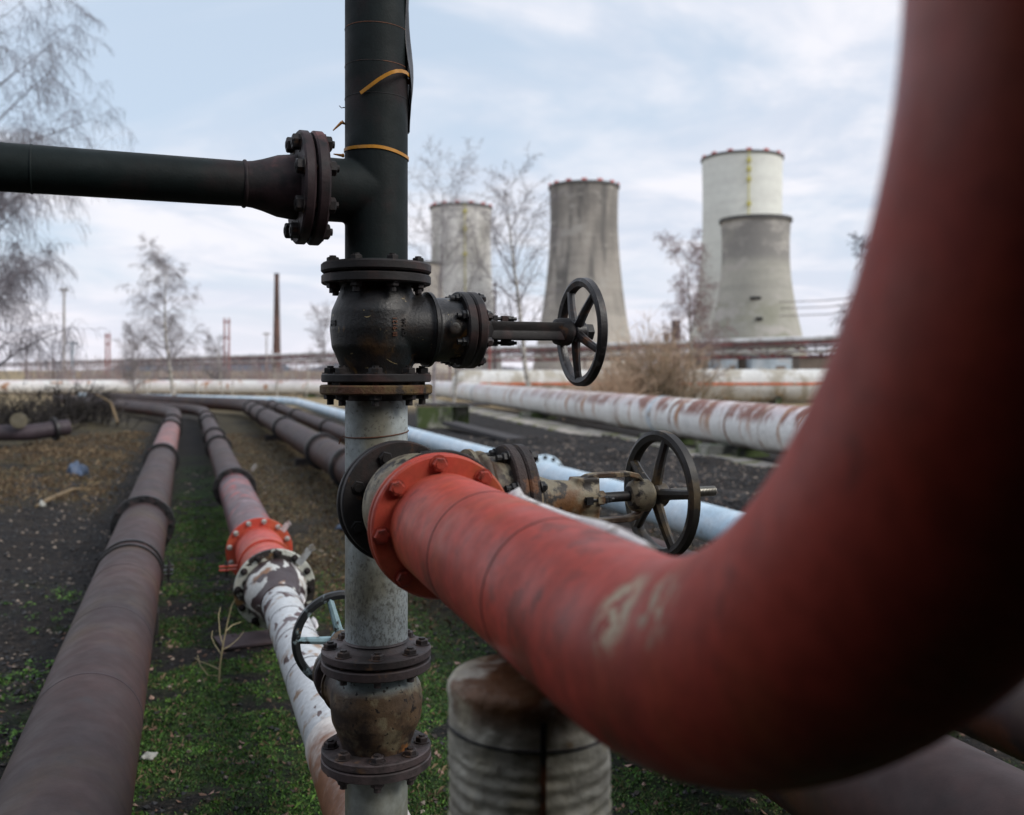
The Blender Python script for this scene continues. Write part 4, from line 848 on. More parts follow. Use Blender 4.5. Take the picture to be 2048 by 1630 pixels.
b = MB(); c = pix(868, 855, 28.9); b.box((c.x, 28.9, 0.28), (1.0, 0.5, 0.66), Rz(0.2)); c2 = pix(918, 850, 29.6); b.box((c2.x, 30.0, 0.28), (0.5, 0.5, 0.62), Rz(0.2))
b.box((c.x + 0.5, 29.3, 0.67), (2.2, 0.9, 0.06), Rz(0.2), mi=1)
tag(b.build('concrete_block', ['concrete', 'plank'], smooth=None), 'mossy concrete block topped by a dark slab right of the grey riser', 'concrete block')
b = MB(); a_, b2 = pix(900, 852, 27.5), pix(1035, 886, 20.5); a_.z = 0.20; b2.z = 0.22; b.beam(a_, b2, 0.45, 0.09)
tag(b.build('plank', 'plank', smooth=None), 'dark plank lying on the coal behind the olive valve', 'plank')

# ------------------------------------------------------------------ long white tank with orange stripe
tk = empty('storage_tank', 'long white horizontal tank with an orange stripe behind the rusty white pipeline', 'tank', (8.5, 50, 0.9))
L0, L1 = -11.6, 20
b = MB(); b.lathe((0, 0, 0), (1, 0, 0), [(L0, 0.1), (L0 + 0.08, 0.45), (L0 + 0.35, 0.72), (L0 + 0.8, 0.80), (-8, 0.80), (0.5, 0.80), (0.6, 0.84), (L1, 0.84)], 40); b.build('shell', 'tank_white', tk)
b = MB(); b.box(((L0 + 1 + L1) / 2, -0.83, 0.1), (L1 - L0 - 2, 0.06, 0.13)); b.build('stripe', 'tank_stripe', tk, smooth=None)
for x in range(-10, 20, 3):
    b = MB(); b.box((x, 0, -0.7), (0.3, 1.3, 0.6)); b.build('cradle', 'concrete', tk, smooth=None)
for x in (1.5, 4.2, 7.0, 9.6, 12.4):
    b = MB(); b.lathe((x, 0, 0), (1, 0, 0), [(-0.03, 0.82), (-0.03, 0.855), (0.03, 0.855), (0.03, 0.82)], 40, closed=True); b.build('hoop', 'tank_white', tk)

# ------------------------------------------------------------------ pipe bridge
pr = empty('pipe_bridge', 'long elevated rack of white pipes on dark red steel trusses in front of the towers', 'pipe bridge', (0, 0, 0))
pA = Vector((36.0, 92.0, 0)); pB = Vector((-270.0, 500.0, 0)); dv = (pB - pA); Lr = dv.length; dv.normalize(); nv = Vector((-dv.y, dv.x, 0))
HT = 5.1; e_ = dv * 24
def rp(s, off, z): return pA + dv * s + nv * off + Vector((0, 0, z))
for off, z, r_ in ((0.5, HT - 0.22, 0.26), (-0.35, HT - 0.22, 0.24)):
    b = MB(); b.tube([rp(s, off, z) for s in (-40, 0, 60, 160, 300, Lr)], r_, 12); b.build('rack_pipe', 'rack_white', pr)
b = MB()
for off in (-0.9, 0.9):
    b.beam(rp(-40, off, HT - 0.62), rp(Lr, off, HT - 0.62), 0.12, 0.30, 0); b.beam(rp(-40, off, HT - 0.98), rp(Lr, off, HT - 0.98), 0.10, 0.22, 1); b.beam(rp(-40, off, HT - 2.05), rp(Lr, off, HT - 2.05), 0.16, 0.28, 0)
    s = -40
    while s < 260:
        b.beam(rp(s, off, HT - 2.05), rp(s + 3, off, HT - 0.98), 0.10, 0.10, 0); b.beam(rp(s + 3, off, HT - 0.98), rp(s + 6, off, HT - 2.05), 0.10, 0.10, 0); b.beam(rp(s, off, HT - 2.05), rp(s, off, HT - 0.6), 0.10, 0.10, 1); s += 6
b.build('truss', ['rack_red', 'rack_dark'], pr, smooth=None)
b = MB(); s = -38
for z, off in ((HT - 1.5, 0.3), (HT - 1.5, -0.4)): b.tube([rp(s, off, z) for s in (-40, Lr)], 0.22, 10, 0)
b.build('inner_pipe', 'rack_white', pr)
for s in (-26, 4, 22, 45, 75, 110, 150, 200, 260, 330, 400):
    b = MB()
    for off in (-0.8, 0.8): b.beam(rp(s, off, 0), rp(s, off, HT - 2.1), 0.3, 0.3)
    b.build('column', 'mast_blue' if s == 22 else 'rack_red', pr, smooth=None)
# low works buildings seen under the bridge
for i, (x0, x1, y, z, mt, lab) in enumerate(((1438, 1476, 118, 3.4, 'pale_blue_wall', 'small pale blue shed under the pipe bridge near the red bend'), (1480, 1500, 119, 3.2, 'brown_wall', 'narrow brown shed between the two pale blue ones'), (1504, 1584, 116, 3.6, 'pale_blue_wall', 'long pale blue shed under the pipe bridge at the right'), (1600, 1900, 120, 3.3, 'brown_wall', 'dull brown works building at the right under the pipe bridge'), (1385, 1432, 122, 3.3, 'brown_wall', 'dark brown shed left of the small pale blue one'))):
    a0, a1 = (x0 - 1024) / F * y, (x1 - 1024) / F * y
    e = empty('shed', lab, 'shed', ((a0 + a1) / 2, y + 3, 0), group='works sheds behind the pipe bridge')
    b = MB(); b.box((0, 0, z / 2), (a1 - a0, 6, z)); b.build('wall', mt, e, smooth=None)
    b = MB(); b.box((0, 0, z + 0.1), (a1 - a0 + 0.4, 6.4, 0.2)); b.build('roof', 'rack_dark', e, smooth=None)
    b = MB(); b.box(((a1 - a0) * 0.22, -3.03, 1.1), (min(1.1, (a1 - a0) * 0.3), 0.1, 2.2)); b.build('door', 'brown_wall' if mt != 'brown_wall' else 'rack_dark', e, smooth=None)

# ------------------------------------------------------------------ cooling towers and chimney
def tower(label, px, Y, prof_px, mt, markers=0, mcol='signal_red', ladder=None, group='cooling towers', rimm='tower_rim', dark_rim=False):
    X = (px - 1024) / F * Y
    e = empty('cooling_tower', label, 'cooling tower', (X, Y, 0), group=group)
    pr_ = [(CH + (HZ - py) / F * Y, r * Y / F) for py, r in prof_px]; pr_.sort()
    z0 = pr_[0]; pr_ = [(0.0, z0[1] + (z0[1] - pr_[1][1]) / (pr_[1][0] - z0[0]) * z0[0])] + pr_
    # smooth the shell outline
    zs = np.linspace(0, pr_[-1][0], 26); rs = np.interp(zs, [p[0] for p in pr_], [p[1] for p in pr_])
    for _ in range(2): rs[1:-1] = 0.25 * rs[:-2] + 0.5 * rs[1:-1] + 0.25 * rs[2:]
    b = MB(); H = zs[-1]; rt = rs[-1]
    b.lathe((0, 0, 0), (0, 0, 1), list(zip(zs, rs)) + [(H, rt - 0.8), (H - 6, rt - 1.6)], 72, cap0=False, cap1=False); b.build('shell', mt, e, smooth=60)
    b = MB(); b.lathe((0, 0, 0), (0, 0, 1), [(H - 1.3, rt - 0.1), (H - 1.3, rt + 0.7), (H + 0.25, rt + 0.7), (H + 0.25, rt - 0.5)], 72, closed=True); b.build('rim', rimm, e)
    for k in range(markers):
        a = 2 * math.pi * (k + 0.35) / markers; b = MB(); u = Vector((math.cos(a), math.sin(a), 0)) * (rt + 0.2)
        b.box((u.x, u.y, H + 0.8), (3.2, 1.0, 1.3), Rz(a + math.pi / 2)); b.build('rim_light', mcol, e, smooth=None)
    if ladder:
        a = R(ladder[0]); b = MB()
        zz = H - 0.3
        P = lambda z, o=0.7: Vector((math.cos(a) * (np.interp(z, zs, rs) + o), math.sin(a) * (np.interp(z, zs, rs) + o), z))
        b.tube([P(z) for z in np.linspace(ladder[1] * H, H, 14)], 0.32, 6)
        for z in ladder[2]: c = P(z * H, 1.0); b.box(tuple(c), (2.2, 2.2, 2.2), Rz(a))
        b.build('ladder', 'signal_yellow', e, smooth=None)
    return e
tower('tallest white cooling tower with red markers on its rim and a yellow ladder', 1484, 620, [(318, 79), (380, 77.5), (440, 77.5), (500, 80), (560, 84), (620, 92), (690, 104)], 'tower_white', 14, ladder=(-94, 0.2, (0.955, 0.915, 0.87, 0.76)))
tower('grey cooling tower standing in front of the tallest white one, dark at its top', 1511, 430, [(440, 68.5), (480, 66), (520, 66), (560, 69), (600, 75), (640, 83), (670, 90)], 'tower_grey')
t2_ = tower('dark sooty cooling tower behind the upper handwheel', 1168, 600, [(374, 69), (410, 67.5), (450, 67), (500, 69.5), (550, 74), (620, 82.5), (680, 93)], 'tower_dark', 14)
tower('pale stained cooling tower furthest left with red rim markers', 922, 650, [(416, 61), (470, 59), (520, 60), (560, 62), (610, 67), (700, 78)], 'tower_pale', 14, ladder=(-80, 0.25, (0.95, 0.85, 0.7)))
tower('low dark cooling tower half hidden behind the upright pipe', 838, 560, [(527, 46), (560, 45.5), (600, 50), (700, 64)], 'tower_dark')
for px, py, w in ((1493, 596, 22), (1497, 638, 14)):
    Y = 430; c = pix(px, py, Y - 17.0); b = MB(); b.box((0, 0, 0), (w * Y / F * 0.9, 1.2, 1.3))
    o = b.build('hatch', 'seam_dark', smooth=None); t4 = [q for q in bpy.data.objects if q.get('label', '').startswith('grey cooling')][0]
    r4 = 75 * Y / F * (1.0 if py < 610 else 1.12); ax = (px - 1511) * Y / F
    o.parent = t4; o.location = (ax, -math.sqrt(r4 * r4 - ax * ax), c.z)
Y = 520; e = empty('brick_chimney', 'tall lone brick chimney left of the black pipe', 'chimney', ((553.5 - 1024) / F * Y, Y, 0))
b = MB(); b.lathe((0, 0, 0), (0, 0, 1), [(0, 9.2 * Y / F), (12, 7.6 * Y / F), (51, 4.6 * Y / F), (52.4, 4.6 * Y / F)], 24); b.build('shaft', 'brick', e)
b = MB(); b.lathe((0, 0, 0), (0, 0, 1), [(52.3, 5.1 * Y / F), (53.2, 5.1 * Y / F), (53.2, 3.5 * Y / F)], 24); b.build('cap', 'seam_mauve', e)
Y = 300; e = empty('works_chimney', 'short dark works chimney between the bush and the towers', 'chimney', ((1352 - 1024) / F * Y, Y, 0))
b = MB(); b.lathe((0, 0, 0), (0, 0, 1), [(0, 1.5), (17, 1.35)], 16); b.build('shaft', 'rack_dark', e)
b = MB(); b.lathe((-3, 0, 0), (0, 0, 1), [(0, 1.1), (13, 1.0)], 16); b.build('silo', 'rack_dark', e)

# ------------------------------------------------------------------ masts and poles
def mast(name, label, px, top, Y, w, mt, arms=(), cat='mast', twin=0, lamps=False):
    X = (px - 1024) / F * Y; H = CH + (HZ - top) / F * Y; e = empty(name, label, cat, (X, Y, 0), group='masts and poles beyond the pipes')
    r_ = w * Y / F / 2
    for k in range(2 if twin else 1):
        b = MB(); b.cyl((twin * k * Y / F, 0, 0), (twin * k * Y / F, 0, H), r_, r_ * 0.8, 8); b.build('pole', mt, e)
    for (dz, ln) in arms:
        b = MB(); b.beam((-ln * Y / F / 2 + twin / 2 * Y / F, 0, H - dz * Y / F), (ln * Y / F / 2 + twin / 2 * Y / F, 0, H - dz * Y / F), 0.12 * max(1, Y / 100), 0.15 * max(1, Y / 100)); b.build('crossarm', mt, e)
    if lamps:
        for k in (-1.5, -0.5, 0.5, 1.5):
            b = MB(); b.box((k * 4.5 * Y / F, 0, H - 1.5 * Y / F), (3.2 * Y / F, 0.5, 3 * Y / F)); b.build('floodlight', 'mast', e, smooth=None)
    return e
mast('light_mast', 'tall pale floodlight mast left of the far birch', 128, 577, 180, 5.5, 'mast', ((3, 20),), lamps=True)
mast('power_pole', 'twin rust red poles with crossarm left of the brick chimney', 449, 636, 150, 4, 'mast_red', ((8, 14), (40, 14)), twin=9)
mast('power_pole', 'short twin dark red poles between birch and floodlight mast', 212, 666, 110, 4, 'mast_red', ((6, 12), (22, 10)), twin=7)
mast('power_pole', 'pale blue grey post standing before the left end of the bridge', 145, 683, 70, 6, 'mast_blue', ((3, 16), (22, 9)))
mast('power_pole', 'dark pole right of the pale stained tower', 990, 566, 120, 5, 'rack_dark', ((4, 12), (18, 14), (30, 10)))
mast('power_pole', 'slim grey pole at the far left edge', 52, 688, 80, 4, 'rack_dark')
mast('power_pole', 'slim dark pole between the left edge and the pale post', 107, 705, 70, 4, 'rack_dark')
mast('power_pole', 'thin grey pole just left of the brick chimney', 533, 665, 160, 3, 'mast', ((3, 14),))
mast('power_pole', 'rusty red pole among the birches right of the valve', 979, 640, 90, 5, 'mast_red')
wires = []
for k, (y0, y1) in enumerate(((598, 590), (611, 604), (626, 618))):
    b = MB(); P = [pix(1560, y0 + 6, 300), pix(1650, y0 + 3, 260), pix(1760, y1, 230), pix(1950, y1 - 20, 200)]; b.tube(P, 0.12, 5)
    tag(b.build('power_line', 'rack_dark'), ['top', 'middle', 'bottom'][k] + 'most of the three power lines right of the tallest tower' if k != 1 else 'middle of the three power lines right of the tallest tower', 'power line', 'power lines at the right')

# ------------------------------------------------------------------ trees
def grow(mb, p, d, length, r, lvl, rng, spec, tips):
    n = spec['seg'][lvl]; pts = [p.copy()]; rr = [r]; step = length / n; dd = d.copy()
    for i in range(n):
        w = spec['wob'][lvl]
        dd = dd + Vector((rng.gauss(0, w), rng.gauss(0, w), rng.gauss(0, w * 0.7))); dd.z += spec['grav'][lvl]
        dd.normalize(); p = p + dd * step; pts.append(p.copy()); rr.append(max(spec['rmin'], r * (1 - 0.85 * (i + 1) / n)))
        if lvl < spec['levels'] and i >= spec['start'][lvl]:
            for _ in range(spec['kids'][lvl]):
                if rng.random() > spec['prob'][lvl]: continue
                az = rng.uniform(0, 2 * math.pi); u, v, _w = basis(dd); side = u * math.cos(az) + v * math.sin(az)
                cd = (dd * spec['fwd'][lvl] + side).normalized()
                grow(mb, p.copy(), cd, length * spec['len'][lvl] * rng.uniform(0.6, 1.15) * (1 - 0.45 * i / n), max(spec['rmin'], rr[-1] * 0.55), lvl + 1, rng, spec, tips)
    mb[min(lvl, len(mb) - 1)].tube(pts, rr, 7 if lvl == 0 else (4 if lvl == 1 else 3), 0, caps=False)
def tree(label, px, Y, H, seed, spec, lean=(0, 0), r=0.1, trunkm='bark_white', twigm='twig_grey', name='birch_tree', cat='tree', group='bare birches behind the pipes', zoff=0.0, depth=0):
    rng = random.Random(seed); X = (px - 1024) / F * Y
    e = empty(name, label, cat, (X, Y, zoff), group=group); mbs = [MB(), MB()]
    tr = MB(); ms = [tr, mbs[0], mbs[1], mbs[1]]
    grow([tr, mbs[0], mbs[0], mbs[0], mbs[0]], Vector((0, 0, -0.1)), Vector((lean[0], lean[1], 1)).normalized(), H, r, 0, rng, spec, [])
    tr.build('trunk', trunkm, e, smooth=80); mbs[0].build('crown', twigm, e, smooth=80)
    return e
birch = dict(levels=3, seg=[12, 7, 6, 6], wob=[0.045, 0.10, 0.14, 0.16], grav=[0.01, 0.0, -0.10, -0.30], rmin=0.0045, start=[2, 1, 0], kids=[3, 3, 3], prob=[0.9, 0.85, 0.85], fwd=[0.95, 0.8, 0.5], len=[0.38, 0.5, 0.55])
weep = dict(birch, grav=[0.0, -0.03, -0.16, -0.40], len=[0.40, 0.52, 0.62], kids=[3, 4, 4], prob=[0.8, 0.7, 0.65], rmin=0.004)
upr = dict(birch, grav=[0.02, 0.05, 0.02, -0.06], fwd=[1.4, 1.1, 0.9], rmin=0.0055, len=[0.42, 0.5, 0.5], kids=[3, 2, 2], prob=[0.8, 0.8, 0.75])
tree('big weeping birch filling the left edge of the view', -110, 25, 10.8, 3, weep, lean=(0.02, 0), r=0.11, twigm='twig_dark')
tree('lower weeping birch hanging in from the left edge under the black side pipe', -40, 23, 6.6, 41, weep, lean=(0.03, 0), r=0.08, twigm='twig_dark')
tree('lone birch with a leaning trunk over the far left pipes', 352, 46, 6.6, 11, birch, lean=(-0.10, 0), r=0.10)
tree('white stemmed birch right of the black valve, left of the sooty tower', 1066, 40, 9.0, 5, upr, lean=(-0.06, 0), r=0.12, twigm='twig_grey')
tree('bare tree rising right behind the black upright pipe', 868, 44, 9.9, 8, upr, lean=(-0.05, 0), r=0.08, trunkm='twig_grey')
tree('thin leaning birch before the pale stained tower', 905, 42, 8.4, 21, dict(upr, prob=[0.5, 0.5, 0.5]), lean=(0.10, 0), r=0.07)
tree('crooked birch in front of the tallest white tower', 1392, 43, 6.9, 14, birch, lean=(-0.04, 0), r=0.09, twigm='twig_pink')
tree('bare tree half hidden by the red bend at the right', 1800, 32, 5.8, 17, birch, lean=(-0.03, 0), r=0.09, twigm='twig_dark')
tree('faint small tree left of the black valve', 668, 60, 5.0, 23, dict(upr, fwd=[0.8, 0.8, 0.8]), lean=(-0.25, 0), r=0.06, trunkm='twig_grey')
tree('small bare shrub tree right of the lone birch', 440, 62, 3.6, 29, dict(upr, start=[0, 0, 0]), lean=(-0.1, 0), r=0.05, trunkm='twig_grey')
tree('spindly white birch stem right of the orange stripe tank end', 1395, 45, 2.9, 31, dict(upr, prob=[0.2, 0.3, 0.2]), lean=(0.15, 0), r=0.07)
tree('low leafless tree at the left end of the bridge', 268, 58, 3.8, 37, dict(upr, start=[0, 0, 0]), r=0.05, trunkm='twig_grey')
# bushy reddish shrub
def bush(label, px, Y, W, H, n, seed, m1, m2, depth=1.2, group=None, name='bush', lo=0.0, r=0.010, skew=0.0, zo=0.0):
    rng = random.Random(seed); X = (px - 1024) / F * Y; e = empty(name, label, 'bush', (X, Y, zo), group=group); a, b = MB(), MB()
    for i in range(n):
        bx = rng.gauss(0, W * 0.2); by = rng.gauss(0, depth * 0.3); f = (bx / (W * 0.5)) + rng.gauss(0, 0.25)
        h = H * rng.uniform(0.45, 1.0) * math.exp(-abs(bx) / W * 1.2) * (1 + skew * bx / W)
        d = Vector((f * 0.55, rng.gauss(0, 0.3), 1)).normalized(); p = Vector((bx, by, lo)); pts = [p.copy()]; k = 7
        for j in range(k):
            d = (d + Vector((rng.gauss(0, 0.13), rng.gauss(0, 0.13), -0.03 * j))).normalized(); p = p + d * h / k; pts.append(p.copy())
            if j > 1:
                for _ in range(3):
                    sd_ = (d + Vector((rng.gauss(0, 0.7), rng.gauss(0, 0.7), rng.gauss(0.1, 0.4)))).normalized(); l_ = h * rng.uniform(0.08, 0.22)
                    b.tube([p, p + sd_ * l_ * 0.5, p + sd_ * l_ + Vector((0, 0, -0.05 * l_))], [r * 0.7, r * 0.6, r * 0.4], 3, 0, caps=False)
        a.tube(pts, [r * (1.4 - 0.8 * j / k) for j in range(k + 1)], 3, 0, caps=False)
    a.build('stems', m2, e, smooth=80); b.build('twigs', m1, e, smooth=80); return e
bush('big tangled tan brown bush between the lower handwheel and the white tank', 1300, 36, 3.9, 3.6, 430, 5, 'bush_tan', 'bush_green', depth=2.4, r=0.010, skew=0.6)
bush('lower tan bush spilling left behind the upper handwheel', 1215, 34, 2.8, 2.2, 260, 6, 'bush_tan', 'bush_tan', depth=1.6, r=0.009)
bush('dead branchy brushwood pile at the far left over the pipes', 150, 27, 2.8, 1.5, 150, 9, 'twig_black', 'twig_black', depth=0.9, r=0.014)
bush('dark brushwood at the left edge', 40, 24, 2.0, 1.5, 130, 10, 'twig_black', 'twig_black', depth=1.2, r=0.010)
# scrub belt, nobody could count its stems
rng = random.Random(77); a = MB(); b = MB()
for i in range(2600):
    px = rng.uniform(60, 1380); Y = rng.uniform(63, 85); X = (px - 1024) / F * Y; h = rng.uniform(0.6, 2.4) * (1.25 if px < 640 else 0.9)
    p = Vector((X, Y, 0)); d = Vector((rng.gauss(0, 0.18), rng.gauss(0, 0.1), 1)).normalized(); q = p + d * h * 0.5; d2 = (d + Vector((rng.gauss(0, 0.25), 0, 0))).normalized(); t = q + d2 * h * 0.5
    a.tube([p, q, t], [0.025, 0.018, 0.008], 3, rng.choice((0, 0, 1)), caps=False)
    for _ in range(3): s_ = p.lerp(t, rng.uniform(0.3, 0.9)); a.tube([s_, s_ + Vector((rng.gauss(0, 0.25), rng.gauss(0, 0.2), rng.uniform(0.1, 0.5)))], [0.012, 0.007], 3, 1, caps=False)
tag(a.build('scrub', ['twig_pink', 'twig_grey'], smooth=80), 'belt of bare grey brown scrub behind the far pipes', 'scrub', kind='stuff')
rng = random.Random(78); b = MB()
for i in range(46):
    px = rng.uniform(200, 1330); Y = rng.uniform(58, 64); X = (px - 1024) / F * Y; h = rng.uniform(1.5, 3.0); l = rng.gauss(0, 0.12)
    b.tube([(X, Y, 0), (X + l * h * 0.5, Y, h * 0.5), (X + l * h * 1.2, Y, h)], [0.045, 0.03, 0.012], 4, 0, caps=False)
tag(b.build('saplings', 'bark_white', smooth=80), 'thin pale sapling stems standing in the scrub', 'saplings', kind='stuff')

# ------------------------------------------------------------------ ground litter and plants
rng = random.Random(5)
def rand_spots(n, x0, x1, y0, y1, fn):
    out = []; tries = 0
    while len(out) < n and tries < n * 14:
        tries += 1; y = y0 + (y1 - y0) * rng.random() ** 1.7; x = rng.uniform(x0, x1)
        if abs(x) > y * 0.56 + 0.3: continue
        if rng.random() < fn(x, y): out.append((x, y))
    return out
vb = MB()
for x, y in rand_spots(62000, -6.5, 2.2, 3.3, 13.0, lambda x, y: masks(x, y)[0] ** 1.2):
    z = hgt(x, y); s = rng.uniform(0.0035, 0.0088) * (1 + y * 0.07); mi = rng.choice((0, 0, 0, 1, 2, 2)); n3 = rng.randint(2, 3)
    for _ in range(n3):
        a = rng.uniform(0, 6.28); tl = rng.uniform(0.2, 1.2); u = Vector((math.cos(a), math.sin(a), 0)); w = Vector((-u.y, u.x, 0)); up = Vector((0, 0, 1))
        c = Vector((x + rng.gauss(0, s), y + rng.gauss(0, s), z - 0.002)); tip = c + (u * math.cos(tl) + up * math.sin(tl)) * s * 1.6; m_ = c.lerp(tip, 0.55)
        i0 = len(vb.v); vb.v += [tuple(c), tuple(m_ + w * s * 0.42), tuple(tip), tuple(m_ - w * s * 0.42)]; vb.f.append((i0, i0 + 1, i0 + 2, i0 + 3)); vb.m.append(mi)
tag(vb.build('moss', ['moss_a', 'moss_b', 'moss_c'], smooth=None), 'dark green moss and small weeds on the ground between the pipes', 'moss', kind='stuff')
vb = MB(); octv = [Vector(v) for v in ((1, 0, 0), (0, 1, 0), (-1, 0, 0), (0, -1, 0), (0, 0, 1), (0, 0, -1))]; octf = ((0, 1, 4), (1, 2, 4), (2, 3, 4), (3, 0, 4), (1, 0, 5), (2, 1, 5), (3, 2, 5), (0, 3, 5))
def chunks(vb, spots, s0, s1, mis, grow_=0.07):
    for x, y in spots:
        z = hgt(x, y); s = rng.uniform(s0, s1) * (1 + y * grow_); i0 = len(vb.v); mi = rng.choice(mis)
        rt = Matrix.Rotation(rng.uniform(0, 6.28), 3, 'Z') @ Matrix.Rotation(rng.uniform(0, 6.28), 3, 'X')
        for v in octv: q = rt @ (v * s * rng.uniform(0.55, 1.2)); vb.v.append((x + q.x, y + q.y, z + q.z * 0.7 + s * 0.15))
        for f in octf: vb.f.append(tuple(i0 + k for k in f)); vb.m.append(mi)
chunks(vb, rand_spots(14000, -7, 8.5, 3.3, 17, lambda x, y: 0.9 if (x + 0.333 * y < -0.6 or x + 0.333 * y > 4.9) else 0.30), 0.004, 0.016, (0, 0, 0, 0, 1, 1, 2))
chunks(vb, rand_spots(5000, -1, 8.5, 7, 24, lambda x, y: 1.0 if (x + 0.333 * y > 4.9 and x + 0.235 * y < 7.6) else 0.0), 0.006, 0.02, (0, 0, 0, 1, 1, 2))
_ = 0
tag(vb.build('coal_gravel', ['coal_a', 'coal_b', 'coal_c'], smooth=None), 'black coal crumbs and gravel scattered over the ground', 'gravel', kind='stuff')
vb = MB()
for x, y in rand_spots(1700, -3.0, 3.0, 3.3, 14, lambda x, y: 0.30 + 0.1 * masks(x, y)[1] if y < 8 else 0.12):
    z = hgt(x, y); s = rng.uniform(0.008, 0.022) * (1 + 0.03 * y); a = rng.uniform(0, 6.28); u = Vector((math.cos(a), math.sin(a), rng.gauss(0, 0.3))).normalized(); w = u.cross(Vector((rng.gauss(0, 0.4), rng.gauss(0, 0.4), 1))).normalized(); nn = u.cross(w)
    c = Vector((x, y, z + 0.006)); i0 = len(vb.v)
    vb.v += [tuple(c - u * s), tuple(c + w * s * 0.6 + nn * s * 0.25), tuple(c + u * s), tuple(c - w * s * 0.6 + nn * s * 0.2), tuple(c)]
    mi = rng.choice((0, 0, 1)); vb.f += [(i0, i0 + 1, i0 + 4), (i0 + 1, i0 + 2, i0 + 4), (i0 + 2, i0 + 3, i0 + 4), (i0 + 3, i0, i0 + 4)]; vb.m += [mi] * 4
tag(vb.build('dead_leaves', ['leaf_a', 'leaf_b'], smooth=None), 'brown and pinkish dead leaves scattered on the ground', 'leaves', kind='stuff')
vb = MB()
def blade(vb, x, y, z, h, mi, wd):
    a = rng.uniform(0, 6.28); ln = rng.uniform(0.2, 1.4) * h; c = Vector((x, y, z)); u = Vector((math.cos(a), math.sin(a), 0)); w = Vector((-u.y, u.x, 0)) * wd
    i0 = len(vb.v); vb.v += [tuple(c - w), tuple(c + w), tuple(c + u * ln * 0.5 + Vector((0, 0, h * 0.8)) + w * 0.6), tuple(c + u * ln + Vector((0, 0, h * 0.75)))]; vb.f += [(i0, i0 + 1, i0 + 2), (i0, i0 + 2, i0 + 3)]; vb.m += [mi, mi]
for x, y in rand_spots(26000, -10, 3.5, 6, 26, lambda x, y: masks(x, y)[1] ** 1.5):
    blade(vb, x, y, hgt(x, y) - 0.003, rng.uniform(0.02, 0.07) * (1.3 if x + 0.333 * y < -0.7 else 0.8), rng.choice((0, 0, 0, 1)), 0.0022 + 0.0003 * y)
tag(vb.build('dead_grass', ['straw_a', 'straw_b'], smooth=None), 'flattened brown dead grass on the banks', 'dead grass', kind='stuff')
vb = MB()
for x, y in rand_spots(9000, -5, 2.0, 3.3, 11, lambda x, y: masks(x, y)[0] ** 2 * (0.3 + max(0, noise.noise(Vector((x * 5, y * 5, 33)))) * 2)):
    blade(vb, x, y, hgt(x, y) - 0.003, rng.uniform(0.012, 0.035), rng.choice((0, 0, 1, 2)), 0.0009 + 0.0002 * y)
tag(vb.build('grass', ['moss_a', 'moss_b', 'straw_b'], smooth=None), 'thin green and withered grass blades among the moss', 'grass', kind='stuff')
# small green sprouts on the coal at the left
vb = MB()
for k in range(95):
    x, y = rng.uniform(-3.6, -1.9), rng.uniform(4.2, 7.6)
    if x + 0.333 * y > -0.72: continue
    z = hgt(x, y)
    for j in range(26):
        a = rng.uniform(0, 6.28); rr = abs(rng.gauss(0, 0.035)); s = rng.uniform(0.007, 0.014); c = Vector((x + math.cos(a) * rr, y + math.sin(a) * rr, z + rng.uniform(0.005, 0.035))); u = Vector((rng.gauss(0, 1), rng.gauss(0, 1), rng.gauss(0, 0.5))).normalized(); w = u.cross(Vector((rng.gauss(0, 0.4), rng.gauss(0, 0.4), 1))).normalized()
        i0 = len(vb.v); vb.v += [tuple(c - u * s), tuple(c + w * s * 0.6), tuple(c + u * s), tuple(c - w * s * 0.6)]; vb.f.append((i0, i0 + 1, i0 + 2, i0 + 3)); vb.m.append(rng.choice((0, 1, 1)))
tag(vb.build('weed_sprouts', ['moss_a', 'moss_b'], smooth=None), 'fresh green weed sprouts on the black coal at the left', 'weeds', kind='stuff')
# dry weed stalk
gp = pix(437, 1367, 5.2); gp = Vector(((437 - 1024) / F * 5.25, 5.25, 0.0)); e = empty('dry_weed', 'pale dry forked weed stalk standing between the two left pipes', 'weed', gp)
def wp(px, py, Y=5.25): return pix(px, py, Y) - gp
b = MB(); b.tube([Vector((0, 0, -0.01)), wp(440, 1330), wp(446, 1290), wp(455, 1245), wp(463, 1212), wp(470, 1198)], [0.0055, 0.005, 0.004, 0.0032, 0.002, 0.0012], 6); b.build('stalk', 'weed_straw', e)
for ctrl in ([(446, 1290), (440, 1270), (437, 1230), (441, 1215)], [(443, 1310), (430, 1290), (423, 1275), (425, 1262)], [(445, 1300), (462, 1290), (478, 1276), (488, 1262)], [(452, 1262), (465, 1250), (482, 1244)], [(441, 1340), (420, 1330), (398, 1322), (390, 1315)], [(440, 1352), (415, 1350), (400, 1330), (395, 1310)]):
    b = MB(); m_ = len(ctrl); b.tube([wp(*c, 5.25 + 0.05 * i) for i, c in enumerate(ctrl)], [0.0026 - 0.0015 * i / m_ for i in range(m_)], 5); b.build('twig', 'weed_straw', e)
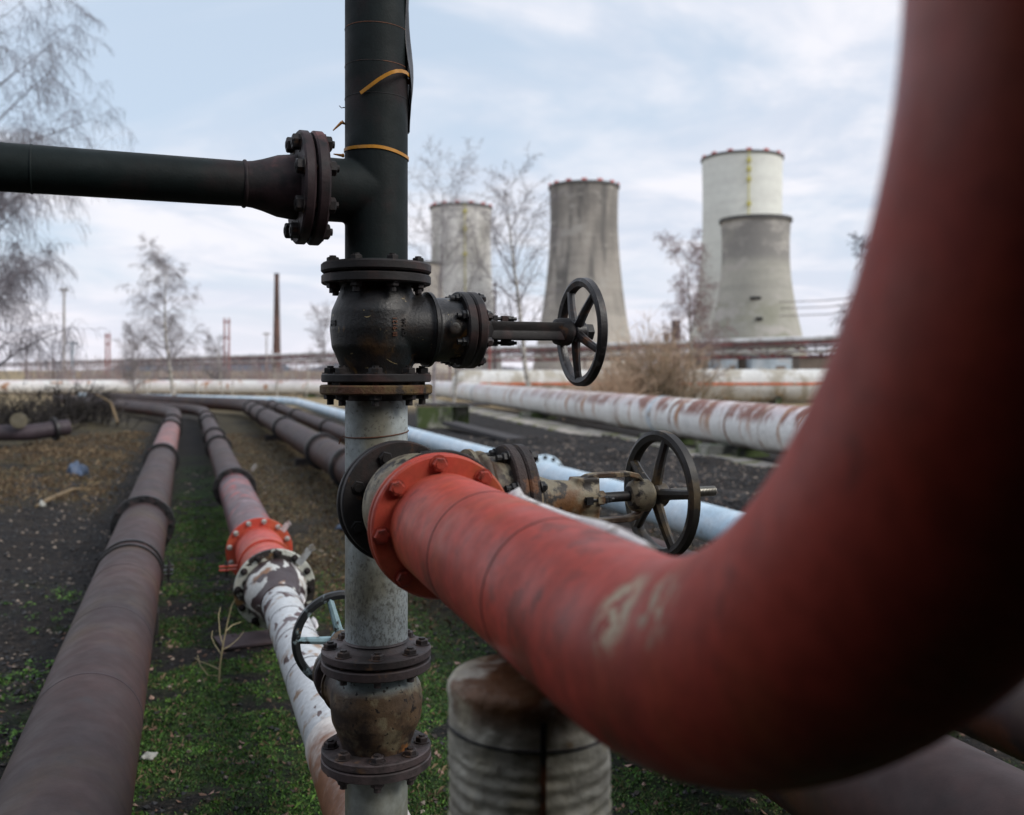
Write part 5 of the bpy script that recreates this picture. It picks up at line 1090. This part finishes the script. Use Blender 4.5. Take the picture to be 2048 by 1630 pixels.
# stick on the left coal bank
b = MB(); P = []
for px, py in ((72, 1030), (95, 1018), (120, 1002), (145, 990), (165, 983), (195, 978)):
    Y = 1950 * 1.66 / (py - 740); X = (px - 1024) / F * Y; P.append(Vector((X, Y, hgt(X, Y) + 0.02)))
b.tube(P, [0.015, 0.028, 0.032, 0.022, 0.012, 0.006], 7); bb = [tuple(Vector(v) + Vector((0, 0, 0))) for v in b.v]; b.v = bb
tag(b.build('stick', 'stick_pale'), 'long pale piece of rotten wood lying on the left coal bank', 'stick')
def rag(name, label, px, py, w, h, mt, cat, H=1.62):
    Y = 1950 * H / (py - 740); X = (px - 1024) / F * Y; z = hgt(X, Y); b = MB(); n = 9
    for i in range(n):
        for j in range(n):
            u, v = (i / (n - 1) - 0.5), (j / (n - 1) - 0.5); k = 1 - 0.3 * noise.noise(Vector((u * 3, v * 3, px)))
            b.v.append((X + u * w * k, Y + v * w * 1.2 * k, z + 0.02 + h * (0.6 + 0.6 * noise.noise(Vector((u * 5, v * 5, px * 0.1)))) * (1 - 2 * max(abs(u), abs(v))) ** 0.5))
    for i in range(n - 1):
        for j in range(n - 1): a = i * n + j; b.f.append((a, a + n, a + n + 1, a + 1)); b.m.append(0)
    o = b.build(name, mt); s_ = o.modifiers.new('solid', 'SOLIDIFY'); s_.thickness = 0.003; tag(o, label, cat)
rag('plastic_bag', 'crumpled bluish plastic bag on the left coal bank', 155, 955, 0.26, 0.30, 'rag_blue', 'bag')
rag('paper_scrap', 'crumpled pale paper scrap on the grass near the bottom, right of the left pipe', 298, 1480, 0.065, 0.02, 'paper_pale', 'paper')
rag('cloth_scrap', 'small dark blue cloth scrap on the ground left of the upright riser', 683, 1060, 0.12, 0.07, 'rag_blue', 'cloth', 1.7)
rag('paper_scrap', 'tiny white scrap beside the stick on the left bank', 84, 1020, 0.07, 0.10, 'paper_pale', 'paper')
# white round cap by the far pipe bend
Yc = 30.0; c = pix(413, 827, Yc); e = empty('end_cap', 'small round white cap on a stake by the far bend of the second pipeline', 'cap', (c.x, c.y, 0))
b = MB(); b.lathe((0, 0, c.z), (0.1, -1, 0), [(-0.03, 0.05), (-0.02, 0.06), (0.03, 0.062), (0.045, 0.045)], 20); b.build('cap_disc', 'paper_pale', e)
b = MB(); b.cyl((0, 0.04, -0.05), (0, 0.04, c.z), 0.02, n=8); b.build('stake', 'rack_dark', e)
# old capped pipe end at the far left
c = pix(60, 852, 19.5); e = empty('valve_stub', 'dark pipe stub with a dull cream round end at the left edge', 'pipe stub', (c.x, c.y, 0.45))
b = MB(); b.tube([(-2.5, -0.4, 0), (0.0, 0, 0), (0.55, 0.5, 0.08)], 0.16, 24); b.build('pipe_body', 'seam_mauve', e)
b = MB(); b.lathe((0.35, 0.3, 0.05), (0.7, 0.7, 0.1), [(-0.03, 0.1), (-0.03, 0.24), (0.03, 0.24), (0.03, 0.1)], 32, closed=True); b.build('flange', 'black_ring', e)
b = MB(); b.lathe((-0.12, -0.2, 0.24), (0.45, -0.85, 0.3), [(0, 0.08), (0.0, 0.15), (0.04, 0.16), (0.05, 0.13), (0.05, 0.05)], 28); b.build('round_end', 'cream', e)
# fallen branch by the far left pipes
b = MB(); P = [pix(235, 820, 26), pix(222, 806, 26.5), pix(205, 795, 27), pix(185, 785, 27.5), pix(160, 778, 28)]; P[0].z = 0.3
b.tube(P, [0.04, 0.035, 0.03, 0.022, 0.015], 7); tag(b.build('fallen_branch', 'stick_pale'), 'bent bare fallen branch leaning over the far left pipes', 'branch')
